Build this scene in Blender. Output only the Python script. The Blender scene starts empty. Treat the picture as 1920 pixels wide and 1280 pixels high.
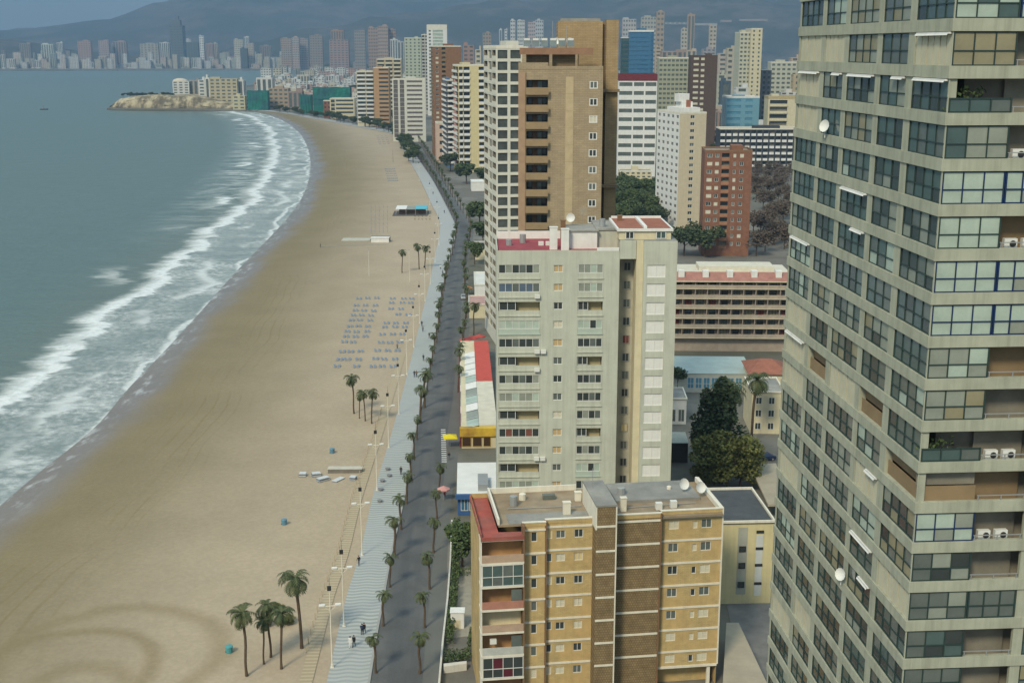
import bpy, bmesh, math, random
from mathutils import Vector, Matrix, noise
R = math.radians
SC = bpy.context.scene
COL = SC.collection
random.seed(7)
# ---------------------------------------------------------------- camera, light, exposure
H, TH, F = 80.0, R(13.2), 2340.0          # eye height above the street, pitch, focal length in photo pixels
cam = bpy.data.cameras.new('Camera'); camo = bpy.data.objects.new('Camera', cam); COL.objects.link(camo)
camo.location = (0, 0, H); camo.rotation_euler = (R(90)-TH, 0, 0)
cam.sensor_width = 36; cam.lens = 36*F/1920; cam.clip_start = 1; cam.clip_end = 60000
SC.camera = camo
SUN_EL, SUN_AZ = R(42), R(207)             # sun behind and to the seaward side (azimuth clockwise from +Y)
W = bpy.data.worlds.new('World'); SC.world = W; W.use_nodes = True
wn = W.node_tree; wn.nodes.clear()
def node(nt, t, **kw):
    n = nt.nodes.new(t)
    for k, v in kw.items():
        if k[0] == '_': setattr(n, k[1:], v)
        else: n.inputs[k.replace('__', ' ')].default_value = v
    return n
def lk(nt, a, b): nt.links.new(a, b)
sky = node(wn, 'ShaderNodeTexSky', _sky_type='NISHITA'); sky.sun_disc = False
sky.sun_elevation = SUN_EL; sky.sun_rotation = SUN_AZ; sky.air_density = 1.0; sky.dust_density = 3.0; sky.ozone_density = 1.2
tc = node(wn, 'ShaderNodeTexCoord'); mp = node(wn, 'ShaderNodeMapping'); mp.inputs['Scale'].default_value = (1, 1, 5)
lk(wn, tc.outputs['Generated'], mp.inputs['Vector'])
cn = node(wn, 'ShaderNodeTexNoise', Scale=3.2, Detail=6.0, Roughness=0.55); lk(wn, mp.outputs[0], cn.inputs['Vector'])
cr = node(wn, 'ShaderNodeValToRGB'); lk(wn, cn.outputs['Fac'], cr.inputs[0])
cr.color_ramp.elements[0].position = 0.3; cr.color_ramp.elements[0].color = (2.9, 4.05, 4.8, 1)
cr.color_ramp.elements[1].position = 0.72; cr.color_ramp.elements[1].color = (5.3, 6.6, 7.1, 1)
mx = node(wn, 'ShaderNodeMix', _data_type='RGBA'); mx.inputs[0].default_value = 0.9
lk(wn, sky.outputs[0], mx.inputs[6]); lk(wn, cr.outputs[0], mx.inputs[7])
# an overcast sky is brighter overhead than at the horizon
sz = node(wn, 'ShaderNodeSeparateXYZ'); lk(wn, tc.outputs['Generated'], sz.inputs[0])
rz_ = node(wn, 'ShaderNodeMapRange'); lk(wn, sz.outputs[2], rz_.inputs[0]); rz_.inputs[1].default_value = 0.0; rz_.inputs[2].default_value = 0.8; rz_.inputs[3].default_value = 0.56; rz_.inputs[4].default_value = 1.5
sv = node(wn, 'ShaderNodeVectorMath', _operation='SCALE'); lk(wn, mx.outputs[2], sv.inputs[0]); lk(wn, rz_.outputs[0], sv.inputs['Scale'])
bg = node(wn, 'ShaderNodeBackground', Strength=0.07); lk(wn, sv.outputs[0], bg.inputs[0])
wo = node(wn, 'ShaderNodeOutputWorld'); lk(wn, bg.outputs[0], wo.inputs[0])
sl = bpy.data.lights.new('Sun', 'SUN'); sl.energy = 1.75; sl.angle = R(11); sl.color = (1.0, 0.90, 0.66)
so = bpy.data.objects.new('Sun', sl); COL.objects.link(so)
sd = Vector((math.sin(SUN_AZ)*math.cos(SUN_EL), math.cos(SUN_AZ)*math.cos(SUN_EL), math.sin(SUN_EL)))
so.rotation_euler = sd.to_track_quat('Z', 'Y').to_euler(); so.location = (-200, -200, 400)
SC.view_settings.view_transform = 'Standard'; SC.view_settings.look = 'None'
SC.view_settings.exposure = 0.76; SC.view_settings.gamma = 1; SC.view_settings.use_curve_mapping = False
SC.render.engine = 'CYCLES'; SC.cycles.max_bounces = 5; SC.cycles.diffuse_bounces = 3; SC.cycles.glossy_bounces = 2
SC.cycles.transmission_bounces = 2; SC.cycles.volume_bounces = 0; SC.cycles.transparent_max_bounces = 4

# ---------------------------------------------------------------- survey helpers: photo direction to place
_c, _s = math.cos(TH), math.sin(TH)
def ray(px, py):
    u = -(py-640)/F
    return ((px-960)/F, _c+u*_s, -_s+u*_c)
def gp(px, py, z=0.0):
    d = ray(px, py); t = (z-H)/d[2]; return Vector((d[0]*t, d[1]*t, z))
def ap(px, py, Y):
    d = ray(px, py); t = Y/d[1]; return Vector((d[0]*t, Y, H+d[2]*t))

# ---------------------------------------------------------------- mesh builder
class MB:
    def __init__(s): s.v = []; s.f = []; s.m = []; s.uv = []
    def quad(s, a, b, c, d, m=0, uv=None):
        i = len(s.v); s.v += [tuple(a), tuple(b), tuple(c), tuple(d)]; s.f.append((i, i+1, i+2, i+3)); s.m.append(m); s.uv.append(uv)
    def face(s, pts, m=0):
        i = len(s.v); s.v += [tuple(p) for p in pts]; s.f.append(tuple(range(i, i+len(pts)))); s.m.append(m); s.uv.append(None)
    def box(s, x0, x1, y0, y1, z0, z1, m=0, mt=None):
        i = len(s.v)
        s.v += [(x0,y0,z0),(x1,y0,z0),(x1,y1,z0),(x0,y1,z0),(x0,y0,z1),(x1,y0,z1),(x1,y1,z1),(x0,y1,z1)]
        for k, q in enumerate(((0,3,2,1),(4,5,6,7),(0,1,5,4),(1,2,6,5),(2,3,7,6),(3,0,4,7))):
            s.f.append(tuple(i+j for j in q)); s.m.append(mt if (k == 1 and mt is not None) else m); s.uv.append(None)
    def prism(s, poly, z0, z1, m=0, mt=None):
        n = len(poly); i = len(s.v)
        zb = z0 if callable(z0) else (lambda p: z0)
        s.v += [(p[0], p[1], z0) for p in poly]+[(p[0], p[1], z1) for p in poly]
        for k in range(n):
            s.f.append((i+k, i+(k+1) % n, i+n+(k+1) % n, i+n+k)); s.m.append(m); s.uv.append(None)
        s.f.append(tuple(i+n+k for k in range(n))); s.m.append(m if mt is None else mt); s.uv.append(None)
        s.f.append(tuple(i+k for k in reversed(range(n)))); s.m.append(m); s.uv.append(None)
    def tube(s, pts, rad, n=6, m=0):
        i0 = len(s.v); pts = [Vector(p) for p in pts]
        for k, p in enumerate(pts):
            d = (pts[min(k+1, len(pts)-1)]-pts[max(k-1, 0)]).normalized()
            a = d.cross(Vector((0.31, 0.95, 0.05))).normalized(); b = d.cross(a)
            r = rad[k] if isinstance(rad, (list, tuple)) else rad
            for j in range(n):
                t = 2*math.pi*j/n; q = p+a*(r*math.cos(t))+b*(r*math.sin(t)); s.v.append(tuple(q))
        for k in range(len(pts)-1):
            for j in range(n):
                s.f.append((i0+k*n+j, i0+k*n+(j+1) % n, i0+(k+1)*n+(j+1) % n, i0+(k+1)*n+j)); s.m.append(m); s.uv.append(None)
        for k, o in ((0, 1), (len(pts)-1, 0)):
            q = [i0+k*n+j for j in range(n)]; s.f.append(tuple(q[::-1] if o else q)); s.m.append(m); s.uv.append(None)
    def mesh(s, name, mats):
        me = bpy.data.meshes.new(name); me.from_pydata(s.v, [], s.f)
        for mm in mats: me.materials.append(mm)
        me.polygons.foreach_set('material_index', s.m)
        if any(u is not None for u in s.uv):
            l = me.uv_layers.new(name='UVMap'); k = 0
            for f, u in zip(s.f, s.uv):
                for j in range(len(f)):
                    if u is not None: l.data[k].uv = u[j]
                    k += 1
        me.update(); return me
    def build(s, name, mats, parent=None, loc=None, rz=0):
        return put(name, s.mesh(name, mats if isinstance(mats, (list, tuple)) else [mats]), parent, loc, rz)
def put(name, data, parent=None, loc=None, rz=0):
    o = bpy.data.objects.new(name, data); COL.objects.link(o)
    if parent: o.parent = parent
    if loc is not None: o.location = loc
    if rz: o.rotation_euler = (0, 0, rz)
    return o
def tag(o, label=None, cat=None, group=None, kind=None):
    if label: o['label'] = label
    if cat: o['category'] = cat
    if group: o['group'] = group
    if kind: o['kind'] = kind
    return o
def empty(name, loc, rz=0): return put(name, None, None, loc, rz)
def kids(o): return [c for c in COL.objects if c.parent == o] if not o.children else list(o.children)
def copy_tree(o, loc, rz=0, sc=1, label=None, group=None):
    def cp(x, par):
        y = x.copy(); COL.objects.link(y)
        if par: y.parent = par
        for ch in x.children: cp(ch, y)
        return y
    r = cp(o, None); r.location = loc; r.rotation_euler = (0, 0, rz); r.scale = (sc,)*3 if not isinstance(sc, tuple) else sc
    if label: r['label'] = label
    if group: r['group'] = group
    return r
ORD = ['first','second','third','fourth','fifth','sixth','seventh','eighth','ninth','tenth','eleventh','twelfth','thirteenth','fourteenth','fifteenth','sixteenth','seventeenth','eighteenth','nineteenth','twentieth']
def ordn(i):
    if i >= 99: return 'hundredth' if i == 99 else 'hundred-and-'+ordn(i-100)
    if i < 20: return ORD[i]
    t = ['twenty','thirty','forty','fifty','sixty','seventy','eighty','ninety'][(i+1)//10-2]
    r = (i+1) % 10
    return t+'-'+ORD[r-1] if r else t.replace('ty', 'tieth')

# ---------------------------------------------------------------- materials
MATS = {}
def mat(name, col, rough=0.85, var=0.18, scale=0.6, streak=0.0, spec=0.25, bump=0.0, brick=None, metal=0.0, alt=None):
    if name in MATS: return MATS[name]
    m = bpy.data.materials.new(name); m.use_nodes = True; nt = m.node_tree; p = nt.nodes['Principled BSDF']
    p.inputs['Roughness'].default_value = rough; p.inputs['Specular IOR Level'].default_value = spec; p.inputs['Metallic'].default_value = metal
    co = node(nt, 'ShaderNodeTexCoord').outputs['Object']
    base = node(nt, 'ShaderNodeRGB'); base.outputs[0].default_value = (*col, 1); src = base.outputs[0]
    if brick:
        mpn = node(nt, 'ShaderNodeMapping'); mpn.inputs['Rotation'].default_value = (R(90), 0, 0); lk(nt, co, mpn.inputs[0])
        bt = node(nt, 'ShaderNodeTexBrick', Scale=1.0); bt.inputs['Brick Width'].default_value = brick[0]; bt.inputs['Row Height'].default_value = brick[1]; bt.inputs['Mortar Size'].default_value = brick[2]
        a = tuple(c*0.86 for c in col); bt.inputs['Color1'].default_value = (*col, 1); bt.inputs['Color2'].default_value = (*a, 1); bt.inputs['Mortar'].default_value = (*[c*0.62 for c in col], 1)
        lk(nt, mpn.outputs[0], bt.inputs[0]); src = bt.outputs[0]
    n1 = node(nt, 'ShaderNodeTexNoise', Scale=scale, Detail=5.0, Roughness=0.62); lk(nt, co, n1.inputs[0])
    r1 = node(nt, 'ShaderNodeMapRange'); lk(nt, n1.outputs['Fac'], r1.inputs[0])
    r1.inputs[1].default_value = 0.3; r1.inputs[2].default_value = 0.7; r1.inputs[3].default_value = 1-var; r1.inputs[4].default_value = 1+var*0.7
    fac = r1.outputs[0]
    if streak:
        mps = node(nt, 'ShaderNodeMapping'); mps.inputs['Scale'].default_value = (1.6, 1.6, 0.07); lk(nt, co, mps.inputs[0])
        n2 = node(nt, 'ShaderNodeTexNoise', Scale=1.0, Detail=4.0, Roughness=0.7); lk(nt, mps.outputs[0], n2.inputs[0])
        r2 = node(nt, 'ShaderNodeMapRange'); lk(nt, n2.outputs['Fac'], r2.inputs[0]); r2.inputs[1].default_value = 0.45; r2.inputs[2].default_value = 0.75; r2.inputs[3].default_value = 1.0; r2.inputs[4].default_value = 1-streak
        mu = node(nt, 'ShaderNodeMath', _operation='MULTIPLY'); lk(nt, fac, mu.inputs[0]); lk(nt, r2.outputs[0], mu.inputs[1]); fac = mu.outputs[0]
    if alt:
        n3 = node(nt, 'ShaderNodeTexNoise', Scale=scale*0.35, Detail=3.0); lk(nt, co, n3.inputs[0])
        r3 = node(nt, 'ShaderNodeMapRange'); lk(nt, n3.outputs['Fac'], r3.inputs[0]); r3.inputs[1].default_value = 0.42; r3.inputs[2].default_value = 0.58
        ma = node(nt, 'ShaderNodeMix', _data_type='RGBA'); lk(nt, r3.outputs[0], ma.inputs[0]); lk(nt, src, ma.inputs[6]); ma.inputs[7].default_value = (*alt, 1); src = ma.outputs[2]
    mv = node(nt, 'ShaderNodeVectorMath', _operation='SCALE'); lk(nt, src, mv.inputs[0]); lk(nt, fac, mv.inputs['Scale'])
    lk(nt, mv.outputs[0], p.inputs['Base Color'])
    if bump:
        b = node(nt, 'ShaderNodeBump', Strength=bump, Distance=0.1); lk(nt, n1.outputs['Fac'], b.inputs['Height']); lk(nt, b.outputs[0], p.inputs['Normal'])
    MATS[name] = m; return m
def glass(name, col, rough=0.12, spec=0.6): return mat(name, col, rough=rough, var=0.25, scale=0.35, spec=spec)
CONC = mat('greenish_concrete', (0.38, 0.385, 0.30), streak=0.26, var=0.14, scale=0.5)
GREYW = mat('pale_grey_render', (0.49, 0.50, 0.42), streak=0.2, var=0.1, scale=0.35)
WHITE = mat('white_paint', (0.72, 0.71, 0.68), var=0.08, streak=0.12)
CREAMW = mat('cream_paint', (0.62, 0.55, 0.38), var=0.1, streak=0.12)
YELLOW = mat('yellow_brick', (0.54, 0.405, 0.195), brick=(0.5, 0.16, 0.012), var=0.16, scale=0.8, streak=0.1, alt=(0.51, 0.36, 0.165))
BAND = mat('white_band', (0.70, 0.66, 0.56), var=0.1, streak=0.12)
BROWNT = mat('brown_lattice_tile', (0.27, 0.195, 0.105), brick=(0.32, 0.32, 0.05), var=0.25, scale=1.0)
TAN = mat('tan_brick', (0.385, 0.30, 0.195), brick=(0.9, 0.3, 0.02), var=0.14, scale=0.4, streak=0.1)
TAND = mat('dark_tan_brick', (0.27, 0.195, 0.115), brick=(0.9, 0.3, 0.02), var=0.14, scale=0.4, streak=0.1)
REDBR = mat('red_brick', (0.255, 0.12, 0.075), brick=(0.9, 0.3, 0.02), var=0.2, scale=0.5)
BRNW = mat('brown_wall', (0.22, 0.125, 0.07), var=0.15, streak=0.12)
DARKBR = mat('dark_brown_wall', (0.10, 0.065, 0.05), var=0.15)
TILER = mat('red_roof_tiles', (0.36, 0.085, 0.065), var=0.2, scale=0.7, alt=(0.30, 0.10, 0.08))
TERR = mat('terracotta_roof', (0.30, 0.12, 0.08), var=0.2, scale=0.7)
ROOFG = mat('grey_roof_felt', (0.30, 0.29, 0.26), var=0.22, scale=0.4, alt=(0.24, 0.235, 0.22))
ROOFB = mat('brown_gravel_roof', (0.30, 0.235, 0.16), var=0.22, scale=0.5, alt=(0.26, 0.19, 0.12))
ROOFD = mat('dark_flat_roof', (0.075, 0.082, 0.09), var=0.2, scale=0.5)
SHUT = mat('cream_shutter', (0.66, 0.62, 0.49), brick=(8.0, 0.09, 0.006), var=0.06)
SHUTY = mat('yellowed_shutter', (0.60, 0.50, 0.28), var=0.08)
GDARK = glass('dark_glass', (0.042, 0.052, 0.052))
GTEAL = glass('teal_glass', (0.075, 0.115, 0.112))
GGREY = glass('grey_glass', (0.12, 0.14, 0.13))
GCURT = glass('curtained_glass', (0.27, 0.29, 0.245), rough=0.35, spec=0.4)
GMINT = glass('mint_blind_glass', (0.40, 0.48, 0.41), rough=0.3, spec=0.4)
GBEIG = glass('beige_blind_glass', (0.28, 0.25, 0.16), rough=0.35, spec=0.4)
GBLUE = glass('blue_glass', (0.05, 0.15, 0.27), rough=0.1)
GCYAN = glass('cyan_glass', (0.10, 0.27, 0.40), rough=0.15)
FGREEN = mat('dark_green_frame', (0.028, 0.05, 0.047), rough=0.5, var=0.1)
FBLUE = mat('dark_blue_frame', (0.012, 0.03, 0.09), rough=0.5, var=0.1)
FWHITE = mat('white_frame', (0.66, 0.66, 0.63), rough=0.5, var=0.05)
BRNPAN = mat('brown_shutter_panel', (0.25, 0.175, 0.10), var=0.15)
ORANGE = mat('orange_interior', (0.45, 0.25, 0.11), var=0.2, alt=(0.34, 0.19, 0.10))
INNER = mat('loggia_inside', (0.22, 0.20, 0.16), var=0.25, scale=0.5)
METG = mat('grey_metal', (0.35, 0.36, 0.36), rough=0.45, var=0.1, metal=0.3)
METD = mat('dark_metal', (0.03, 0.03, 0.032), rough=0.5, var=0.1)
POLEW = mat('cream_pole_paint', (0.68, 0.64, 0.54), rough=0.5, var=0.08)

# ---------------------------------------------------------------- facades
def fmap(face, Wd, D):
    """u along the face, v up, d inwards"""
    return {'f': (lambda u, v, d: (u, d, v)), 'l': (lambda u, v, d: (d, u, v)),
            'r': (lambda u, v, d: (Wd-d, u, v)), 'b': (lambda u, v, d: (u, D-d, v))}[face]
FROT = {'f': 0, 'l': R(-90), 'r': R(90), 'b': R(180)}
def wall(mb, P, u0, u1, z0, z1, ops, m=0):
    """wall sheet with recesses; ops = (ua,ub,va,vb,depth,back_material or None, side material)"""
    us = sorted({u0, u1, *[o[0] for o in ops], *[o[1] for o in ops]})
    vs = sorted({z0, z1, *[o[2] for o in ops], *[o[3] for o in ops]})
    ops = sorted(ops)
    for j in range(len(vs)-1):
        va, vb = vs[j], vs[j+1]; vm = (va+vb)/2
        row = [o for o in ops if o[2] < vm < o[3]]
        start = u0
        for o in row:
            if o[0] > start+1e-6: mb.quad(P(start, va, 0), P(o[0], va, 0), P(o[0], vb, 0), P(start, vb, 0), m)
            start = max(start, o[1])
        if u1 > start+1e-6: mb.quad(P(start, va, 0), P(u1, va, 0), P(u1, vb, 0), P(start, vb, 0), m)
    for (a, b, c, e, d, bm, sm) in ops:
        mb.quad(P(a, c, 0), P(b, c, 0), P(b, c, d), P(a, c, d), sm); mb.quad(P(a, e, 0), P(a, e, d), P(b, e, d), P(b, e, 0), sm)
        mb.quad(P(a, c, 0), P(a, c, d), P(a, e, d), P(a, e, 0), sm); mb.quad(P(b, c, 0), P(b, e, 0), P(b, e, d), P(b, c, d), sm)
        if bm is not None: mb.quad(P(a, c, d), P(b, c, d), P(b, e, d), P(a, e, d), bm)
def pbox(mb, P, u0, u1, v0, v1, d0, d1, m=0, mt=None):
    a, b = P(u0, v0, d0), P(u1, v1, d1)
    mb.box(min(a[0], b[0]), max(a[0], b[0]), min(a[1], b[1]), max(a[1], b[1]), min(a[2], b[2]), max(a[2], b[2]), m, mt)
WCACHE = {}
def win_mesh(w, h, cols, rows, frame, panes, fr=0.07, split=None):
    """one window unit: frame bars plus panes, facing -y, origin at its bottom centre"""
    key = (round(w, 2), round(h, 2), cols, rows, frame.name, tuple(p.name for p in panes), fr)
    if key in WCACHE: return WCACHE[key]
    mb = MB(); pm = MB(); x0 = -w/2
    for c in range(cols):
        for r in range(rows):
            a, b = x0+w*c/cols, x0+w*(c+1)/cols; va, vb = h*r/rows, h*(r+1)/rows
            if rows == 2: va, vb = (0, h*0.44) if r == 0 else (h*0.44, h)
            pm.quad((a, 0, va), (b, 0, va), (b, 0, vb), (a, 0, vb), 0 if len(panes) == 1 else (c*7+r*3+c*r) % len(panes))
    for c in range(cols+1):
        x = x0+w*c/cols; hw = fr if 0 < c < cols else fr*1.2
        xa, xb = (x, x+hw) if c == 0 else (x-hw, x) if c == cols else (x-hw/2, x+hw/2)
        mb.box(xa, xb, -0.07, 0.0, 0, h)
    for r in range(rows+1):
        z = h*r/rows if rows != 2 else (0, h*0.44, h)[r]
        za, zb = (z, z+fr) if r == 0 else (z-fr, z) if r == rows else (z-fr/2, z+fr/2)
        mb.box(x0, x0+w, -0.066, -0.004, za, zb)
    res = (mb.mesh('window', [frame]), pm.mesh('pane', list(panes)))
    WCACHE[key] = res; return res
def finish(root, items, name='window', cap=100, panes=True):
    """items = (frame mesh, pane mesh, location, turn, rank): the first hundred are parts of their own, the rest one part"""
    items = sorted(items, key=lambda t: t[4])
    for fm, pm, loc, rz, _ in items[:cap]:
        w = put(name, fm, root, loc, rz)
        if pm is not None: put('pane', pm, w)
    rest = items[cap:]
    if rest:
        mb = MB(); ml = []
        for fm, pm, loc, rz, _ in rest:
            T = Matrix.Translation(Vector(loc)) @ Matrix.Rotation(rz, 4, 'Z')
            for me in (fm, pm):
                if me is None: continue
                i = len(mb.v); mb.v += [tuple(T @ v.co) for v in me.vertices]
                for p in me.polygons:
                    mm = me.materials[p.material_index]
                    if mm not in ml: ml.append(mm)
                    mb.f.append(tuple(i+k for k in p.vertices)); mb.m.append(ml.index(mm)); mb.uv.append(None)
        tag(mb.build(name, ml, root), kind='stuff')
def dish(root, loc, r=0.45, tilt=R(-50), rz=0):
    mb = MB(); n = 12
    for k in range(3):
        for j in range(n):
            def q(kk, jj):
                rr = r*kk/3; t = 2*math.pi*jj/n; return (rr*math.cos(t), rr*math.sin(t), 0.35*rr*rr/r)
            mb.quad(q(k, j), q(k, j+1), q(k+1, j+1), q(k+1, j), 0)
    T = Matrix.Rotation(rz, 4, 'Z') @ Matrix.Rotation(R(90)+tilt+R(20), 4, 'X')
    mb.v = [tuple(T @ Vector(v)) for v in mb.v]
    mb.tube([(0, 0.05, -0.1), (0, 0.05, -0.9)], 0.04, 5)
    return mb.build('satellite_dish', [FWHITE], root, loc)
# ================================================================ THE SETTING
def chaikin(p, n=2):
    for _ in range(n):
        q = [p[0]]
        for a, b in zip(p, p[1:]): q += [a*0.75+b*0.25, a*0.25+b*0.75]
        p = q+[p[-1]]
    return p
def resample(p, n):
    L = [0]
    for a, b in zip(p, p[1:]): L.append(L[-1]+(b-a).length)
    out = []; k = 0
    for i in range(n):
        t = L[-1]*i/(n-1)
        while k < len(L)-2 and L[k+1] < t: k += 1
        f = (t-L[k])/max(1e-9, L[k+1]-L[k]); out.append(p[k].lerp(p[k+1], min(1, f)))
    return out, L[-1]
SEA_Z = -2.2
pix = lambda pts, z=0.0: [gp(x, y, z) for x, y in pts]
WL = [Vector((-99, 40, SEA_Z)), Vector((-98, 130, SEA_Z))]+pix([(0,968),(60,915),(100,880),(165,830),(215,785),(250,735),(330,652),(400,572),(450,512),(520,440),(560,395),(580,360),(590,320),(585,280),(562,242),(522,219),(480,210),(462,208)], SEA_Z)
PLX = [(804,539),(815,480),(826,435),(824,410),(812,390),(790,340),(767,300),(749,268),(738,251),(715,246),(687,241),(646,234),(609,226),(578,221),(539,213),(500,208.5),(466,206.5)]
PLN = [(613,1277),(633,1188),(652,1106),(675,1044),(695,942),(715,876),(732,821),(749,759),(769,681),(783,624),(794,577)]
g0 = gp(613,1277); g1 = gp(652,1106); dirn = (g0-g1).normalized()
PL = [g0+dirn*90]+pix(PLN+PLX)
PR = [gp(690,1277)+dirn*90]+pix([(690,1277),(703,1188),(715,1132),(728,1050),(744,985),(754,942),(765,888),(773,821),(794,742),(802,692),(814,638),(822,582),(831,525),(842,486),(852,446),(854,424),(845,405),(828,371),(810,337),(786,302),(765,270),(753,252),(735,245.5),(700,238.5),(655,230.5),(616,223),(585,218.5),(548,211.5),(505,207.4)])
RR = [gp(820,1277)+dirn*90]+pix([(820,1277),(834,1155),(839,1040),(841,975),(857,872),(866,793),(870,709),(878,633),(884,582),(876,535),(878,486),(889,440),(886,420),(874,402),(855,375),(828,330),(802,290),(780,256),(767,243.5),(745,238),(705,231),(660,225),(620,219),(590,215),(550,209),(510,206)])
NS = 260
wl, LW = resample(chaikin(WL), NS); pl_, LP = resample(chaikin(PL), NS); pr_, _ = resample(chaikin(PR), NS); rr_, _ = resample(chaikin(RR), NS)
# match the promenade lines to each other by nearest run instead of by length, so the strips stay square
def seglen(p):
    L = [0]
    for a, b in zip(p, p[1:]): L.append(L[-1]+(b-a).length)
    return L
Sx = seglen(pl_)

# ---- materials of the setting
def setmat(name, rough=0.9, spec=0.2):
    m = bpy.data.materials.new(name); m.use_nodes = True; nt = m.node_tree; p = nt.nodes['Principled BSDF']
    p.inputs['Roughness'].default_value = rough; p.inputs['Specular IOR Level'].default_value = spec; return m, nt, p
class NX:
    """tiny expression layer over shader nodes"""
    def __init__(s, nt): s.nt = nt
    def _in(s, sock, v):
        if hasattr(v, 'is_output'): s.nt.links.new(v, sock)
        else: sock.default_value = v
    def m(s, op, a, b=0.0, c=None):
        n = s.nt.nodes.new('ShaderNodeMath'); n.operation = op; s._in(n.inputs[0], a); s._in(n.inputs[1], b)
        if c is not None: s._in(n.inputs[2], c)
        return n.outputs[0]
    def ss(s, x, a, b, lo=0.0, hi=1.0):
        n = s.nt.nodes.new('ShaderNodeMapRange'); n.interpolation_type = 'SMOOTHSTEP'
        for i, v in enumerate((x, a, b, lo, hi)): s._in(n.inputs[i], v)
        return n.outputs[0]
    def noise(s, vec, scale=1.0, detail=4.0, rough=0.55, sc=(1, 1, 1), off=(0, 0, 0)):
        mpn = s.nt.nodes.new('ShaderNodeMapping'); mpn.inputs['Scale'].default_value = sc; mpn.inputs['Location'].default_value = off; s.nt.links.new(vec, mpn.inputs[0])
        n = s.nt.nodes.new('ShaderNodeTexNoise'); n.inputs['Scale'].default_value = scale; n.inputs['Detail'].default_value = detail; n.inputs['Roughness'].default_value = rough
        s.nt.links.new(mpn.outputs[0], n.inputs[0]); return n.outputs['Fac']
    def mix(s, f, a, b):
        n = s.nt.nodes.new('ShaderNodeMix'); n.data_type = 'RGBA'; s._in(n.inputs[0], f)
        for sk, v in ((n.inputs[6], a), (n.inputs[7], b)):
            if hasattr(v, 'is_output'): s.nt.links.new(v, sk)
            else: sk.default_value = (*v, 1)
        return n.outputs[2]
    def uv(s): 
        n = s.nt.nodes.new('ShaderNodeUVMap'); n.uv_map = 'UVMap'; sp = s.nt.nodes.new('ShaderNodeSeparateXYZ'); s.nt.links.new(n.outputs[0], sp.inputs[0]); return n.outputs[0], sp.outputs[0], sp.outputs[1]
    def pos(s): return s.nt.nodes.new('ShaderNodeNewGeometry').outputs['Position']
    def bump(s, h, p, st=0.5, d=0.2):
        n = s.nt.nodes.new('ShaderNodeBump'); n.inputs['Strength'].default_value = st; n.inputs['Distance'].default_value = d; s.nt.links.new(h, n.inputs['Height']); s.nt.links.new(n.outputs[0], p.inputs['Normal'])
SEAM, nt, P_ = setmat('sea_water', 0.22, 0.5); x = NX(nt); pos = x.pos(); uvv, us, ud = x.uv()
# breaker line wandering along the shore, torn seaward edge, lace of foam between it and the sand
wob = x.noise(uvv, 0.016, 2.0, sc=(1, 0.0, 1)); wob2 = x.noise(uvv, 0.05, 3.0, sc=(1, 0.15, 1), off=(31, 0, 0))
tear = x.noise(uvv, 0.30, 5.0, 0.7, sc=(1.0, 0.35, 1)); tear2 = x.noise(uvv, 0.1, 4.0, 0.65, sc=(0.9, 0.4, 1), off=(7, 3, 0))
fine = x.noise(uvv, 0.7, 5.0, 0.62, sc=(0.6, 0.7, 1)); big = x.noise(uvv, 0.035, 3.0, sc=(0.6, 1, 1), off=(90, 0, 0))
def breaker(d0, amp, wid, w2):
    c = x.m('ADD', d0, x.m('MULTIPLY', x.m('SUBTRACT', wob, 0.5), amp)); c = x.m('ADD', c, x.m('MULTIPLY', x.m('SUBTRACT', wob2, 0.5), amp*0.45))
    e = x.m('SUBTRACT', ud, c); e = x.m('ADD', e, x.m('MULTIPLY', x.m('SUBTRACT', tear, 0.5), w2))
    e = x.m('ADD', e, x.m('MULTIPLY', x.m('SUBTRACT', tear2, 0.5), w2*1.2))
    front = x.ss(e, -2.2, 0.8); back = x.ss(e, wid*0.25, wid*1.25, 1.0, 0.0)
    return x.m('MULTIPLY', front, back), c
b1, c1 = breaker(27.0, 26.0, 9.5, 11.0)
b3, c3 = breaker(13.0, 30.0, 6.0, 9.0)
b2, c2 = breaker(46.0, 40.0, 9.0, 18.0)
gate = x.ss(x.noise(uvv, 0.012, 2.0, sc=(1, 0.0, 1), off=(55, 0, 0)), 0.5, 0.6)
gate = x.m('MULTIPLY', gate, x.ss(us, 330.0, 520.0)); b2 = x.m('MULTIPLY', b2, gate)
gap1 = x.ss(x.noise(uvv, 0.02, 2.0, sc=(1, 0, 1), off=(12, 0, 0)), 0.33, 0.40, 0.25, 1.0); b1 = x.m('MULTIPLY', b1, gap1)
inside = x.ss(x.m('SUBTRACT', ud, c1), -2.0, 4.0, 1.0, 0.0)
lace = x.m('MULTIPLY', x.ss(x.m('ADD', x.m('MULTIPLY', fine, 0.5), x.m('MULTIPLY', tear2, 0.5)), 0.36, 0.68), x.ss(big, 0.34, 0.58, 0.25, 0.72)); lace = x.m('MULTIPLY', lace, inside)
sw = x.m('ADD', ud, x.m('MULTIPLY', x.m('SUBTRACT', tear2, 0.5), 9.0))
swash = x.m('MULTIPLY', x.ss(sw, 0.2, 1.2), x.ss(sw, 2.2, 4.6, 1.0, 0.0)); swash = x.m('MULTIPLY', swash, 0.8)
far = x.m('MULTIPLY', x.ss(us, 430.0, 800.0), x.m('MULTIPLY', x.ss(ud, 45.0, 80.0, 1.0, 0.0), x.ss(x.m('ADD', x.m('MULTIPLY', tear2, 0.6), x.m('MULTIPLY', tear, 0.4)), 0.44, 0.62, 0.0, 0.75)))
b3 = x.m('MULTIPLY', b3, x.ss(big, 0.42, 0.56, 0.0, 0.75))
foam = x.m('MAXIMUM', x.m('MAXIMUM', b1, x.m('MAXIMUM', b2, b3)), x.m('MAXIMUM', x.m('MAXIMUM', lace, swash), far))
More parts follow.
